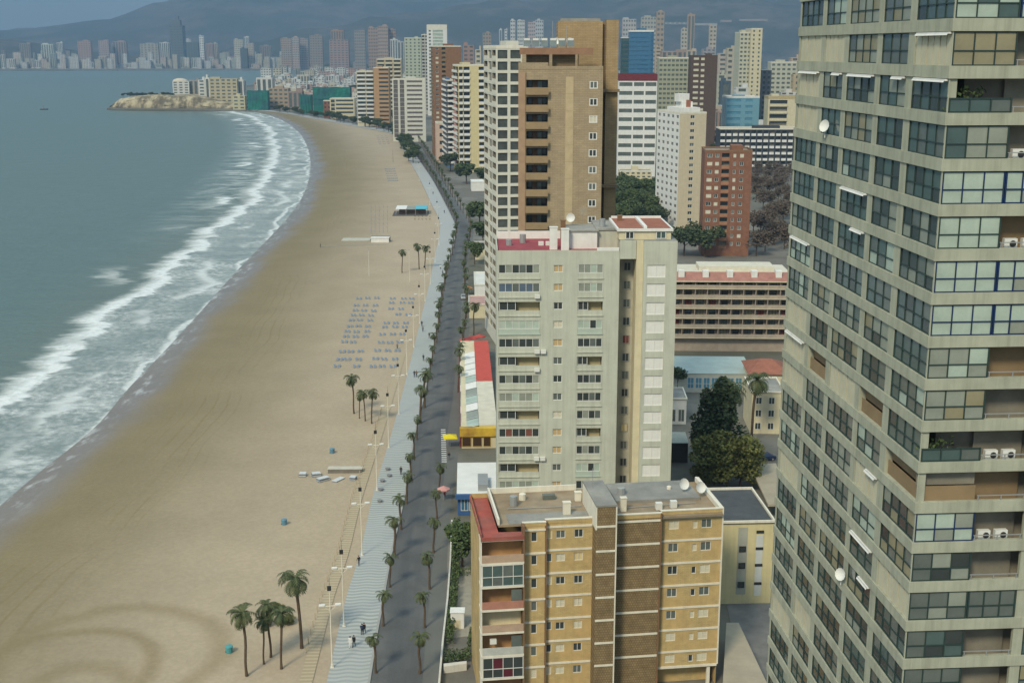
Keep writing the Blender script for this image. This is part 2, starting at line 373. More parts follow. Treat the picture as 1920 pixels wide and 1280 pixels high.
foam = x.m('MULTIPLY', foam, x.ss(fine, 0.25, 0.6, 0.72, 1.0)); foam = x.m('MULTIPLY', foam, x.ss(ud, 80.0, 92.0, 1.0, 0.0))
deep = x.noise(pos, 0.006, 3.0, sc=(1, 0.45, 1)); 
shal = x.ss(ud, 2.0, 75.0); wcol = x.mix(shal, (0.125, 0.145, 0.110), (0.082, 0.128, 0.112)); wcol = x.mix(x.m('MULTIPLY', inside, 0.6), wcol, (0.26, 0.295, 0.29)); wcol = x.mix(x.ss(deep, 0.35, 0.65, 0.0, 0.4), wcol, (0.095, 0.140, 0.126))
lk(nt, x.mix(foam, wcol, (0.70, 0.72, 0.72)), P_.inputs['Base Color']); lk(nt, x.ss(foam, 0.0, 0.6, 0.36, 0.85), P_.inputs['Roughness'])
swell = x.noise(uvv, 0.055, 2.0, sc=(0.35, 1, 1)); rip = x.noise(pos, 0.5, 5.0, 0.6, sc=(0.6, 1, 1)); rip2 = x.noise(pos, 0.07, 3.0, 0.6, sc=(0.5, 1, 1))
x.bump(x.m('ADD', x.m('ADD', x.m('MULTIPLY', rip, 0.5), x.m('MULTIPLY', rip2, 2.0)), x.m('ADD', x.m('MULTIPLY', swell, 1.2), x.m('MULTIPLY', foam, 0.5))), P_, 0.65, 1.0)

SANDM, nt, P_ = setmat('beach_sand', 0.95, 0.2); x = NX(nt); pos = x.pos(); uvv, us, uv_ = x.uv()
nb = x.noise(uvv, 0.05, 4.0, sc=(0.5, 1, 1)); nm = x.noise(pos, 0.06, 6.0, 0.6); nf = x.noise(pos, 1.4, 5.0, 0.7)
wv = x.m('ADD', uv_, x.m('MULTIPLY', x.m('SUBTRACT', nb, 0.5), 16.0))
wet = x.ss(wv, 1.0, 11.0, 1.0, 0.0); damp_vignette = x.ss(wv, 10.0, 62.0, 1.0, 0.0)  # moist sand tone, spread wider and darker to paint in lens vignetting too
col = x.mix(damp_vignette, (0.41, 0.33, 0.238), (0.225, 0.182, 0.108)); col = x.mix(wet, col, (0.20, 0.165, 0.135))
tw = x.m('SINE', x.m('ADD', x.m('MULTIPLY', uv_, 2.1), x.m('MULTIPLY', x.noise(uvv, 0.025, 3.0, sc=(0.5, 1, 1), off=(3, 0, 0)), 34.0)))
trk = x.m('MULTIPLY', x.ss(tw, 0.72, 0.97), x.m('MULTIPLY', x.ss(wv, 9.0, 14.0), x.ss(wv, 22.0, 34.0, 1.0, 0.0))); trk = x.m('MULTIPLY', trk, x.ss(x.noise(uvv, 0.02, 3.0, sc=(1, 1, 1), off=(40, 0, 0)), 0.42, 0.55))
def ring(px, py, rad, wid):
    g = gp(px, py, -0.8); vm = x.nt.nodes.new('ShaderNodeVectorMath'); vm.operation = 'DISTANCE'; lk(nt, pos, vm.inputs[0]); vm.inputs[1].default_value = g
    d = x.m('ADD', vm.outputs['Value'], x.m('MULTIPLY', x.m('SUBTRACT', nm, 0.5), 5.0))
    return x.m('MULTIPLY', x.ss(x.m('ABSOLUTE', x.m('SUBTRACT', d, rad)), 0.0, wid, 1.0, 0.0), 1.0)
rg = x.m('MAXIMUM', x.m('MAXIMUM', ring(120, 1262, 11.5, 2.4), x.m('MULTIPLY', ring(205, 1235, 15.0, 3.0), 0.8)), x.m('MULTIPLY', ring(150, 1300, 6.0, 3.0), 0.8))
dark = x.m('MAXIMUM', x.m('MULTIPLY', trk, 0.7), x.m('MULTIPLY', rg, 0.6))
col = x.mix(dark, col, (0.225, 0.175, 0.095))
foot = x.ss(nf, 0.35, 0.68, 0.92, 1.04); tone = x.ss(nm, 0.3, 0.7, 0.94, 1.04)
vs = nt.nodes.new('ShaderNodeVectorMath'); vs.operation = 'SCALE'; lk(nt, col, vs.inputs[0]); lk(nt, x.m('MULTIPLY', foot, tone), vs.inputs['Scale'])
film = x.m('MULTIPLY', x.ss(wv, -2.0, 5.0, 1.0, 0.0), x.ss(x.noise(uvv, 0.35, 4.0, 0.65, sc=(0.4, 1, 1)), 0.5, 0.66, 0.0, 0.55))
lk(nt, x.mix(film, vs.outputs[0], (0.6, 0.61, 0.6)), P_.inputs['Base Color']); lk(nt, x.m('SUBTRACT', 0.95, x.m('MULTIPLY', wet, 0.62)), P_.inputs['Roughness']); lk(nt, x.m('ADD', 0.15, x.m('MULTIPLY', wet, 0.4)), P_.inputs['Specular IOR Level'])
x.bump(nf, P_, 0.35, 0.12)

PROM, nt, P_ = setmat('wave_striped_paving', 0.8, 0.25); x = NX(nt); pos = x.pos(); uvv, us, uv_ = x.uv()
ph = x.m('ADD', x.m('MULTIPLY', us, 5.9), x.m('MULTIPLY', x.m('SINE', x.m('MULTIPLY', uv_, 1.9)), 0.9)); st = x.ss(x.m('SINE', ph), -0.35, 0.35)
nn = x.noise(pos, 0.25, 4.0); big = x.noise(pos, 0.035, 2.0)
c = x.mix(st, (0.43, 0.44, 0.415), (0.265, 0.285, 0.28)); c = x.mix(x.ss(big, 0.4, 0.6, 0.0, 0.5), c, (0.37, 0.385, 0.385)); c = x.mix(x.ss(nn, 0.35, 0.7, 0.0, 0.25), c, (0.30, 0.31, 0.32))
c = x.mix(x.ss(us, 260.0, 520.0, 0.0, 0.75), c, (0.38, 0.385, 0.38)); lk(nt, c, P_.inputs['Base Color'])
ROADM, nt, P_ = setmat('asphalt', 0.9, 0.2); x = NX(nt); pos = x.pos(); uvv, us, uv_ = x.uv()
n1 = x.noise(uvv, 0.25, 4.0, sc=(0.06, 1, 1)); n2 = x.noise(pos, 0.2, 5.0); n3 = x.noise(pos, 3.0, 4.0)
c = x.mix(x.ss(n1, 0.38, 0.62), (0.088, 0.092, 0.098), (0.128, 0.130, 0.130)); c = x.mix(x.ss(n2, 0.42, 0.62, 0.0, 0.55), c, (0.074, 0.078, 0.082)); c = x.mix(x.ss(n3, 0.3, 0.7, 0.0, 0.2), c, (0.15, 0.15, 0.145))
c = x.mix(x.ss(uv_, 7.0, 7.25, 0.0, 0.55), c, (0.155, 0.155, 0.14)); lk(nt, c, P_.inputs['Base Color'])
GRDM, nt, P_ = setmat('street_ground', 0.92, 0.2); x = NX(nt); pos = x.pos()
n1 = x.noise(pos, 0.02, 4.0); n2 = x.noise(pos, 0.15, 5.0, 0.65); n3 = x.noise(pos, 0.004, 4.0)
c = x.mix(x.ss(n1, 0.42, 0.58), (0.155, 0.145, 0.125), (0.20, 0.19, 0.17)); c = x.mix(x.ss(n2, 0.45, 0.65, 0.0, 0.6), c, (0.11, 0.108, 0.10))
c = x.mix(x.ss(n3, 0.46, 0.58, 0.0, 0.55), c, (0.085, 0.085, 0.05)); lk(nt, c, P_.inputs['Base Color'])

# ---- sea: one sheet to the horizon, plus the surf strip that follows the shore
mb = MB(); far = ((900, 900),)*1
mb.quad((-16000, -300, SEA_Z-0.01), (3000, -300, SEA_Z-0.01), (3000, 14000, SEA_Z-0.01), (-16000, 14000, SEA_Z-0.01), 0, [(-5000, 400)]*4)
tag(mb.build('sea', SEAM), kind='structure')
mb = MB(); ds = [-6, 0, 5, 10, 16, 22, 28, 36, 46, 58, 72, 92]
def tang(p, i): 
    a, b = p[max(0, i-3)], p[min(len(p)-1, i+3)]; return (b-a).normalized()
nrm = [Vector((-t.y, t.x, 0)) for t in (tang(wl, i) for i in range(NS))]
SW = seglen(wl)
def wp(i, d):
    q = wl[i]+nrm[i]*d
    sh = 0.0 if d > 20 else (noise.noise(Vector((SW[i]*0.028, 1.7, 0)))*9+noise.noise(Vector((SW[i]*0.09, 9.1, 0)))*3)*(1-max(0, d)/20)
    q += nrm[i]*sh
    hz = 0.0
    if 3 < d < 60: hz = 0.55*math.exp(-((d-26-noise.noise(Vector((SW[i]*0.016, 0, 0)))*12)/5)**2)
    return (q.x, q.y, SEA_Z+hz)
for i in range(NS-1):
    for j in range(len(ds)-1):
        a, b = ds[j], ds[j+1]
        mb.quad(wp(i, a), wp(i+1, a), wp(i+1, b), wp(i, b), 0, [(SW[i], a), (SW[i+1], a), (SW[i+1], b), (SW[i], b)])
tag(mb.build('surf_water', SEAM), kind='structure')
# ---- beach: from the promenade wall down under the water
mb = MB(); ts = [0, .04, .1, .2, .35, .5, .65, .8, .93, 1.0]
bp = []
# pair every shoreline point with a point of the promenade line
def nearest_pair(p, q):
    """monotone pairing of two lines by equal share of run"""
    return resample(q, len(p))[0]
for i in range(NS):
    a, b = wl[i], pl_[i]; row = []
    inl = (b-a); inl.z = 0; wdt = inl.length; dn = inl.normalized()
    row.append((a-dn*14, -14.0, -2.9)); 
    for t in ts[1:]:
        q = a.lerp(b, t); z = -2.2+1.75*(1-(1-min(1, t*2.2))**2)+0.25*t
        row.append((q, t*wdt, z))
    bp.append(row)
for i in range(NS-1):
    for j in range(len(ts)-1):
        c = [bp[i][j], bp[i+1][j], bp[i+1][j+1], bp[i][j+1]]; ss = [SW[i], SW[i+1], SW[i+1], SW[i]]
        mb.quad(*[(q[0].x, q[0].y, q[2]) for q in c], 0, [(s_, q[1]) for s_, q in zip(ss, c)])
ob = mb.build('beach', SANDM); tag(ob, kind='structure')
for pg in ob.data.polygons: pg.use_smooth = True
# ---- land sheet
Nn = [gp(*p) for p in [(462,206.5),(400,206),(300,205.5),(215,204.5),(200,203),(212,198),(260,190),(340,180),(430,165),(500,155),(560,147),(620,139),(660,133.5)]]
fs = [gp(640,131.6), gp(400,131.2), gp(200,131.4), gp(0,132), Vector((-6000, 5200, 0)), Vector((-9500, 5600, 0)), Vector((-9500, 13500, 0)), Vector((15000, 13500, 0)), Vector((15000, -200, 0)), Vector((pl_[0].x, -200, 0))]
bm = bmesh.new(); outline = [v.copy() for v in pl_[:-1:2]]+Nn+fs
vv = [bm.verts.new((p.x, p.y, -0.02)) for p in outline]
es = [bm.edges.new((vv[i], vv[(i+1) % len(vv)])) for i in range(len(vv))]
bmesh.ops.triangle_fill(bm, use_beauty=True, edges=es)
lo = [bm.verts.new((p.x, p.y, -3.2)) for p in outline]
for i in range(len(vv)):
    k = (i+1) % len(vv); bm.faces.new((vv[i], vv[k], lo[k], lo[i]))
me = bpy.data.meshes.new('ground'); bm.to_mesh(me); bm.free(); me.materials.append(GRDM); tag(put('ground', me), kind='structure')
# ---- promenade, road
def strip(name, L, Rr, z, m, lift=0.0, wall_=False):
    mb = MB(); s = seglen(L)
    # for each left point take the closest run share on the right line
    for i in range(len(L)-1):
        a, b, c, d = L[i], L[i+1], Rr[i+1], Rr[i]
        w0, w1 = (d-a).length, (c-b).length
        mb.quad((a.x, a.y, z), (b.x, b.y, z), (c.x, c.y, z), (d.x, d.y, z), 0, [(s[i], 0), (s[i+1], 0), (s[i+1], w1), (s[i], w0)])
        if wall_:
            mb.quad((a.x, a.y, z), (a.x, a.y, -1.2), (b.x, b.y, -1.2), (b.x, b.y, z), 0, [(0, 0)]*4)
            mb.quad((d.x, d.y, z), (c.x, c.y, z), (c.x, c.y, -0.1), (d.x, d.y, -0.1), 0, [(0, 0)]*4)
    return tag(mb.build(name, m), kind='structure')
def pair(L, Q):
    """for every point of L the crossing of its perpendicular with Q (nearest point on Q), kept in order"""
    out = []; k0 = 0
    dense, _ = resample(Q, 1600)
    for p in L:
        best = min(range(k0, min(k0+140, len(dense))), key=lambda k: (dense[k]-p).length_squared); k0 = best; out.append(dense[best])
    return out
prp = pair(pl_, chaikin(PR)); rrp = pair(prp, chaikin(RR))
strip('promenade', pl_, prp, 0.13, PROM, wall_=True)
strip('road', prp, rrp, 0.004, ROADM)
# stone kerb along the carriageway and slatted walkway on the sand side
KERB = mat('kerb_stone', (0.33, 0.33, 0.32), var=0.12)
ko = [q+(q-p).normalized()*0.35 for p, q in zip(pl_, prp)]; strip('kerb', prp, ko, 0.15, KERB, wall_=True)
PLANK, nt, P_ = setmat('sandy_planks', 0.9, 0.2); x = NX(nt); pos = x.pos(); uvv, us, uv_ = x.uv()
sl_ = x.ss(x.m('SINE', x.m('MULTIPLY', us, 6.6)), 0.1, 0.6); lk(nt, x.mix(sl_, (0.36, 0.29, 0.195), (0.45, 0.375, 0.265)), P_.inputs['Base Color'])
nB = next(i for i in range(NS) if pl_[i].y > 330)
inn = [p+(p-q).normalized()*3.6 for p, q in zip(pl_, prp)][:nB]; inn2 = [p+(p-q).normalized()*1.9 for p, q in zip(pl_, prp)][:nB]
strip('boardwalk_path', inn, inn2, -0.10, PLANK)
# ---- hills: two ranges with real relief
HILL, nt, P_ = setmat('scrub_hillside', 0.95, 0.1); x = NX(nt); pos = x.pos()
n1 = x.noise(pos, 0.0022, 6.0, 0.65); n2 = x.noise(pos, 0.012, 5.0, 0.7)
c = x.mix(x.ss(n1, 0.40, 0.62), (0.055, 0.060, 0.048), (0.125, 0.105, 0.090)); c = x.mix(x.ss(n2, 0.45, 0.62, 0.0, 0.7), c, (0.044, 0.054, 0.042)); lk(nt, c, P_.inputs['Base Color']); x.bump(n2, P_, 0.5, 18.0)
def hills(name, prof, Y, depth, rough_, nx=150, ny=26, seed=0.0):
    mb = MB(); P = sorted(prof)
    def hgt(pxx):
        for (a, b), (c_, d) in zip(P, P[1:]):
            if a <= pxx <= c_:
                t = (pxx-a)/(c_-a); t = t*t*(3-2*t); return b+(d-b)*t
        return P[0][1] if pxx < P[0][0] else P[-1][1]
    g = []
    for j in range(ny+1):
        t = j/ny; row = []
        for i in range(nx+1):
            pxx = P[0][0]+(P[-1][0]-P[0][0])*i/nx; top = ap(pxx, hgt(pxx), Y)
            X, Yy = top.x*(1+0.0), Y-depth+depth*1.6*t
            e = math.sin(min(1.0, t*1.6)*math.pi/2)**1.3 if t < 0.625 else math.cos((t-0.625)/0.375*math.pi/2)**1.1
            n = noise.fractal(Vector((X*0.0011+seed, Yy*0.0011, seed)), 1.0, 2.1, 5)
            rg_ = 1-abs(noise.noise(Vector((X*0.0021, Yy*0.0007, 3.3+seed))))*1.6
            z = top.z*e*(1+rough_*0.5*n*(1-abs(2*e-1.0)*0.3))+rough_*70*(rg_-0.5)*e*(1-e*0.8)
            row.append((X, Yy, max(-6.0, z)))
        g.append(row)
    for j in range(ny):
        for i in range(nx): mb.quad(g[j][i], g[j][i+1], g[j+1][i+1], g[j+1][i])
    me = mb.mesh(name, [HILL]); bm = bmesh.new(); bm.from_mesh(me); bmesh.ops.remove_doubles(bm, verts=bm.verts, dist=0.01); bm.to_mesh(me); bm.free()
    for pg in me.polygons: pg.use_smooth = True
    return tag(put(name, me), kind='structure')
hills('mountain_ridge', [(-900,92),(-500,88),(-200,80),(-60,74),(0,67),(60,60),(90,56),(130,54),(170,46),(205,42),(232,34),(255,30),(290,26),(320,14),(355,4),(400,-8),(470,-24),(560,-36),(640,-34),(720,-20),(790,-4),(830,2),(870,-4),(960,-24),(1100,-44),(1300,-50),(1600,-60),(2100,-55),(2700,-30)], 10200, 2900, 0.8)
hills('foothills', [(330,104),(430,96),(520,78),(600,60),(660,50),(705,34),(740,30),(800,26),(880,16),(960,2),(1050,-12),(1160,-18),(1300,-8),(1420,0),(1600,10),(1900,14),(2400,20)], 7200, 1700, 0.95, seed=5.0)
hills('low_rise_of_land', [(-700,100),(-300,92),(-120,84),(0,74),(40,77),(75,84),(110,90),(160,96),(240,103),(330,108)], 6300, 900, 0.4, nx=60, ny=14, seed=9.0)
# ================================================================ THE CONCRETE TOWER WITH GLAZED BALCONIES (close, at the side)
def concrete_tower():
    rt = empty('apartment_tower', (26.86, 78.3, 0), R(3.93))
    tag(rt, 'tall greenish concrete apartment tower with glazed balconies and ribbon parapets, nearest the camera', 'apartment tower')
    fh = 2.83; nf = 33; LW_, FW, D = 32.0, 30.0, 32.0
    zf = lambda k: 81.25-fh*k                      # floor levels, k = 0 just above eye level
    ks = list(range(-3, 29)); mb = MB(); Pl, Pf = fmap('l', FW, D), fmap('f', FW, D)
    bays = [(0.07, 5.95), (7.05, 11.95), (12.95, 19.05), (20.05, 24.8), (25.75, 31.6)]
    fb = [(0.07, 4.1, 'g'), (4.1, 7.55, 'r'), (8.25, 13.2, 'g'), (13.2, 16.2, 'r'), (16.9, 22.0, 'g'), (22.7, 29.6, 'g')]
    # frame: slabs with tall parapets, piers, and an inner wall behind the glazing
    z0, z1 = 0.0, zf(-3)+fh
    ops_l = []; ops_f = []; wins = []; extra = []
    rnd = random.Random(21)
    def style(r):
        q = r.random()
        dark = [GDARK, GTEAL, GTEAL, GGREY]
        if q < 0.40: return [r.choice(dark) for _ in range(5)]
        if q < 0.62: return [r.choice([GTEAL, GGREY, GCURT, GDARK]) for _ in range(5)]
        if q < 0.80: return [r.choice([GCURT, GGREY, GDARK, GBEIG]) for _ in range(5)]
        return [r.choice([GTEAL, GMINT, GGREY]) for _ in range(5)]
    front_styles = {-1: [GMINT, GMINT, GCURT], 0: [GMINT, GMINT, GTEAL], 1: [GBEIG, GBEIG, GBEIG], 2: 'plants', 3: [GTEAL, GCURT, GCURT], 4: [GMINT, GMINT, GMINT], 5: [GMINT]*3, 6: [GMINT]*3, 7: [GMINT]*3, 8: [GCURT, GMINT, GCURT], 9: [GCURT, GBEIG, GCURT], 10: 'plants', 11: None, 12: [GMINT, GCURT, GMINT], 13: [GGREY, GDARK, GCURT], 14: [GGREY, GCURT, GGREY], 15: [GGREY, GDARK, GTEAL], 16: [GGREY]*3}
    for k in ks:
        zb, zt = zf(k)+0.55, zf(k)+fh-0.24
        if zb < 3: continue
        for i, (a, b) in enumerate(bays):
            ops_l.append((a, b, zb, zt, 0.55, None, 0))
        for i, (a, b, t) in enumerate(fb):
            if t == 'g' and i+1 < len(fb) and fb[i+1][2] == 'r': ops_f.append((a, fb[i+1][1], zb, zt, 0.3, None, 0))
            elif t == 'g': ops_f.append((a, b, zb, zt, 0.3, None, 0))
        for i, (a, b) in enumerate(bays):
            w = b-a; r = rnd.random(); n = 4 if w > 5 else 3
            d = (k*1.0)**2*0.02+i*0.5+(0 if -1 <= k <= 22 else 100)
            kk = (k, i)
            if r < 0.09 or kk in ((1, 4), (1, 3), (9, 4)):
                extra.append(('sh', 'l', a, b, zb, zt, d))
            elif (k in (10,) and i in (4, 3, 2, 1)) or kk in ((11, 0),):
                extra.append(('br', 'l', a, b, zb, zt, d))
            else:
                fm, pm = win_mesh(w, zt-zb, n, 2, FGREEN, style(rnd), 0.065)
                wins.append((fm, pm, Pl((a+b)/2, zb, 0.10), FROT['l'], d))
            if rnd.random() < 0.08 or (k == 2): extra.append(('aw', 'l', a+0.1, a+w*rnd.choice([0.45, 0.9, 0.9]), zt, 0, d))
        for i, (a, b, t) in enumerate(fb):
            d = (k*1.0)**2*0.02+(0 if i < 2 else 60)+(0 if -1 <= k <= 17 else 100)
            st = front_styles.get(k, [GGREY, GCURT, GTEAL])
            if t == 'g':
                if i > 0: st = style(rnd)
                if st == 'plants':
                    fm, pm = win_mesh(b-a, (zt-zb)*0.44, 3, 1, FGREEN, [GTEAL, GTEAL, GGREY], 0.08); wins.append((fm, pm, Pf((a+b)/2, zb, 0.02), 0, d)); extra.append(('pl', 'f', a, b, zb, zt, d))
                elif st is None: extra.append(('br', 'f', a, b, zb, zt, d))
                else:
                    fr = FBLUE if k in (4, 6, 7, 12) else FGREEN
                    fm, pm = win_mesh(b-a, zt-zb, 3, 2, fr, st, 0.07); wins.append((fm, pm, Pf((a+b)/2, zb, 0.06), 0, d))
            elif k in (0, 4, 6, 7, 14):
                fm, pm = win_mesh(b-a-0.1, zt-zb, 3, 2, FBLUE if k != 14 else FGREEN, [GMINT, GCURT, GMINT] if k != 14 else [GGREY]*3, 0.085); wins.append((fm, pm, Pf((a+b)/2, zb, 0.06), 0, d))
            else: extra.append(('re', 'f', a, b, zb, zt, d, k))
    wall(mb, Pl, 0, LW_, z0, z1, ops_l, 0); wall(mb, Pf, 0, FW, z0, z1, ops_f, 0)
    for k in ks:                                     # parapet ribbons stand a little proud of the piers
        if zf(k) < 3: continue
        za, zb = zf(k)-0.22, zf(k)+0.53
        pbox(mb, Pl, -0.10, LW_+0.06, za, zb, -0.10, -0.002, 0); pbox(mb, Pf, 0.0, FW, za, zb, -0.10, -0.002, 0)
        mb.box(0.01, FW-0.05, 0.31, D-0.05, zf(k)-0.2, zf(k), 1)      # floor slab behind the glazing
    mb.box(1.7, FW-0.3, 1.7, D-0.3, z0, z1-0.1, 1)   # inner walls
    mb.quad((FW, 0, z0), (FW, D, z0), (FW, D, z1), (FW, 0, z1)); mb.quad((0, D, z0), (FW, D, z0), (FW, D, z1), (0, D, z1)); mb.quad((0, 0, z1), (FW, 0, z1), (FW, D, z1), (0, D, z1))
    mb.build('wall', [CONC, INNER], rt)
    finish(rt, wins)
    ex = sorted(extra, key=lambda t: t[6]); naw = nsh = 0
    SL = mat('cream_blind_slats', (0.50, 0.47, 0.35), var=0.1)
    for e in ex:
        t, f, a, b, va, vb = e[:6]; P = Pl if f == 'l' else Pf
        m = MB()
        if t == 'sh':                                 # closed roll-down blinds in tall strips
            n = max(3, int((b-a)/0.9)); w = (b-a)/n
            for q in range(n): pbox(m, P, a+q*w+0.02, a+(q+1)*w-0.12, va, vb, 0.06+0.02*(q % 2), 0.16)
            m.build('shutter', SL, rt)
        elif t == 'br': pbox(m, P, a+0.02, b-0.02, va, va+(vb-va)*0.5, 0.24, 0.3); pbox(m, P, a+0.02, b-0.02, va+(vb-va)*0.5, vb, 0.5, 0.56, 1); m.build('panel', [BRNPAN, BRNPAN if f == 'l' else INNER], rt)
        elif t == 'aw' and naw < 60:
            naw += 1; dr = 0.22
            a0, b0 = P(a, va-0.02, -0.15), P(b, va-0.02, -0.15)
            pbox(m, P, a, b, va-0.14, va-0.02, -0.2, 0.02); m.quad(P(a, va-0.1, -0.24), P(b, va-0.1, -0.24), P(b, va-dr, -0.3), P(a, va-dr, -0.3))
            m.build('awning', WHITE, rt)
        elif t == 're':                               # open terrace: back wall, railing, air conditioners
            k = e[7]
            pbox(m, P, a+0.05, b-0.05, va-0.6, vb, 1.3, 1.4, 0); pbox(m, P, a+0.05, b-0.05, va+0.32, va+0.38, 0.02, 0.08, 1)
            for q in range(3): pbox(m, P, a+0.1+q*(b-a-0.3)/2, a+0.16+q*(b-a-0.3)/2, va, va+0.34, 0.02, 0.08, 1)
            m.build('terrace_recess', [BRNPAN if k in (5, 8, 11) else INNER, METG], rt)
            if k in (5, 10, 12, 3):
                for q in range(2):
                    u = a+0.5+q*1.2; g = MB(); pbox(g, P, u, u+0.85, va-0.1, va+0.55, 0.35, 0.7); 
                    ac = g.build('air_conditioner', FWHITE, rt); fg = MB()
                    fg.tube([P(u+0.55, va+0.22, 0.34), P(u+0.55, va+0.22, 0.32)], 0.22, 10); fg.build('fan_grille', METD, ac)
        elif t == 'pl':
            rr = random.Random(int(va*10))
            for q in range(150):
                u = a+rr.random()*(b-a)*0.6; v = va+rr.random()*1.7*(1-0.4*rr.random()); d = 0.2+rr.random()*0.7; s = 0.08+rr.random()*0.12
                n = Vector((rr.uniform(-1, 1), rr.uniform(-1, 1), rr.uniform(-1, 1)))*s; n2 = Vector((rr.uniform(-1, 1), rr.uniform(-1, 1), rr.uniform(-1, 1)))*s; c = Vector(P(u, v, d))
                m.quad(c-n, c+n2, c+n, c-n2)
            m.build('balcony_plants', LEAFM[1], rt)
    for (f, u, v, r) in (('l', 22.6, zf(3)+1.2, 0.5), ('l', 12.4, zf(15)+1.3, 0.5), ('l', 19.6, zf(21)+1.0, 0.55)):
        dish(rt, (Pl(u, v, -0.3)), r, R(-35), R(-60))
    g = MB(); pbox(g, Pf, 6.7, 7.3, zf(12)+0.9, zf(12)+1.7, -0.5, 0.1); 
# foliage materials first, they are used by the balconies too
def leafm(name, c, c2):
    m, nt, p = setmat(name, 0.7, 0.25); x = NX(nt)
    oi = nt.nodes.new('ShaderNodeObjectInfo'); n = x.noise(nt.nodes.new('ShaderNodeTexCoord').outputs['Object'], 1.3, 3.0)
    f = x.m('ADD', x.ss(n, 0.35, 0.65, 0.0, 0.8), x.m('MULTIPLY', oi.outputs['Random'], 0.3)); lk(nt, x.mix(f, c, c2), p.inputs['Base Color']); return m
LEAFM = [leafm('dark_conifer_needles', (0.036, 0.058, 0.028), (0.085, 0.108, 0.045)), leafm('green_leaves', (0.04, 0.07, 0.026), (0.095, 0.125, 0.045)), leafm('yellow_green_needles', (0.085, 0.10, 0.03), (0.18, 0.18, 0.05)), leafm('bare_winter_twigs', (0.10, 0.075, 0.055), (0.15, 0.115, 0.085)), leafm('palm_fronds', (0.045, 0.066, 0.028), (0.095, 0.108, 0.045))]
concrete_tower()

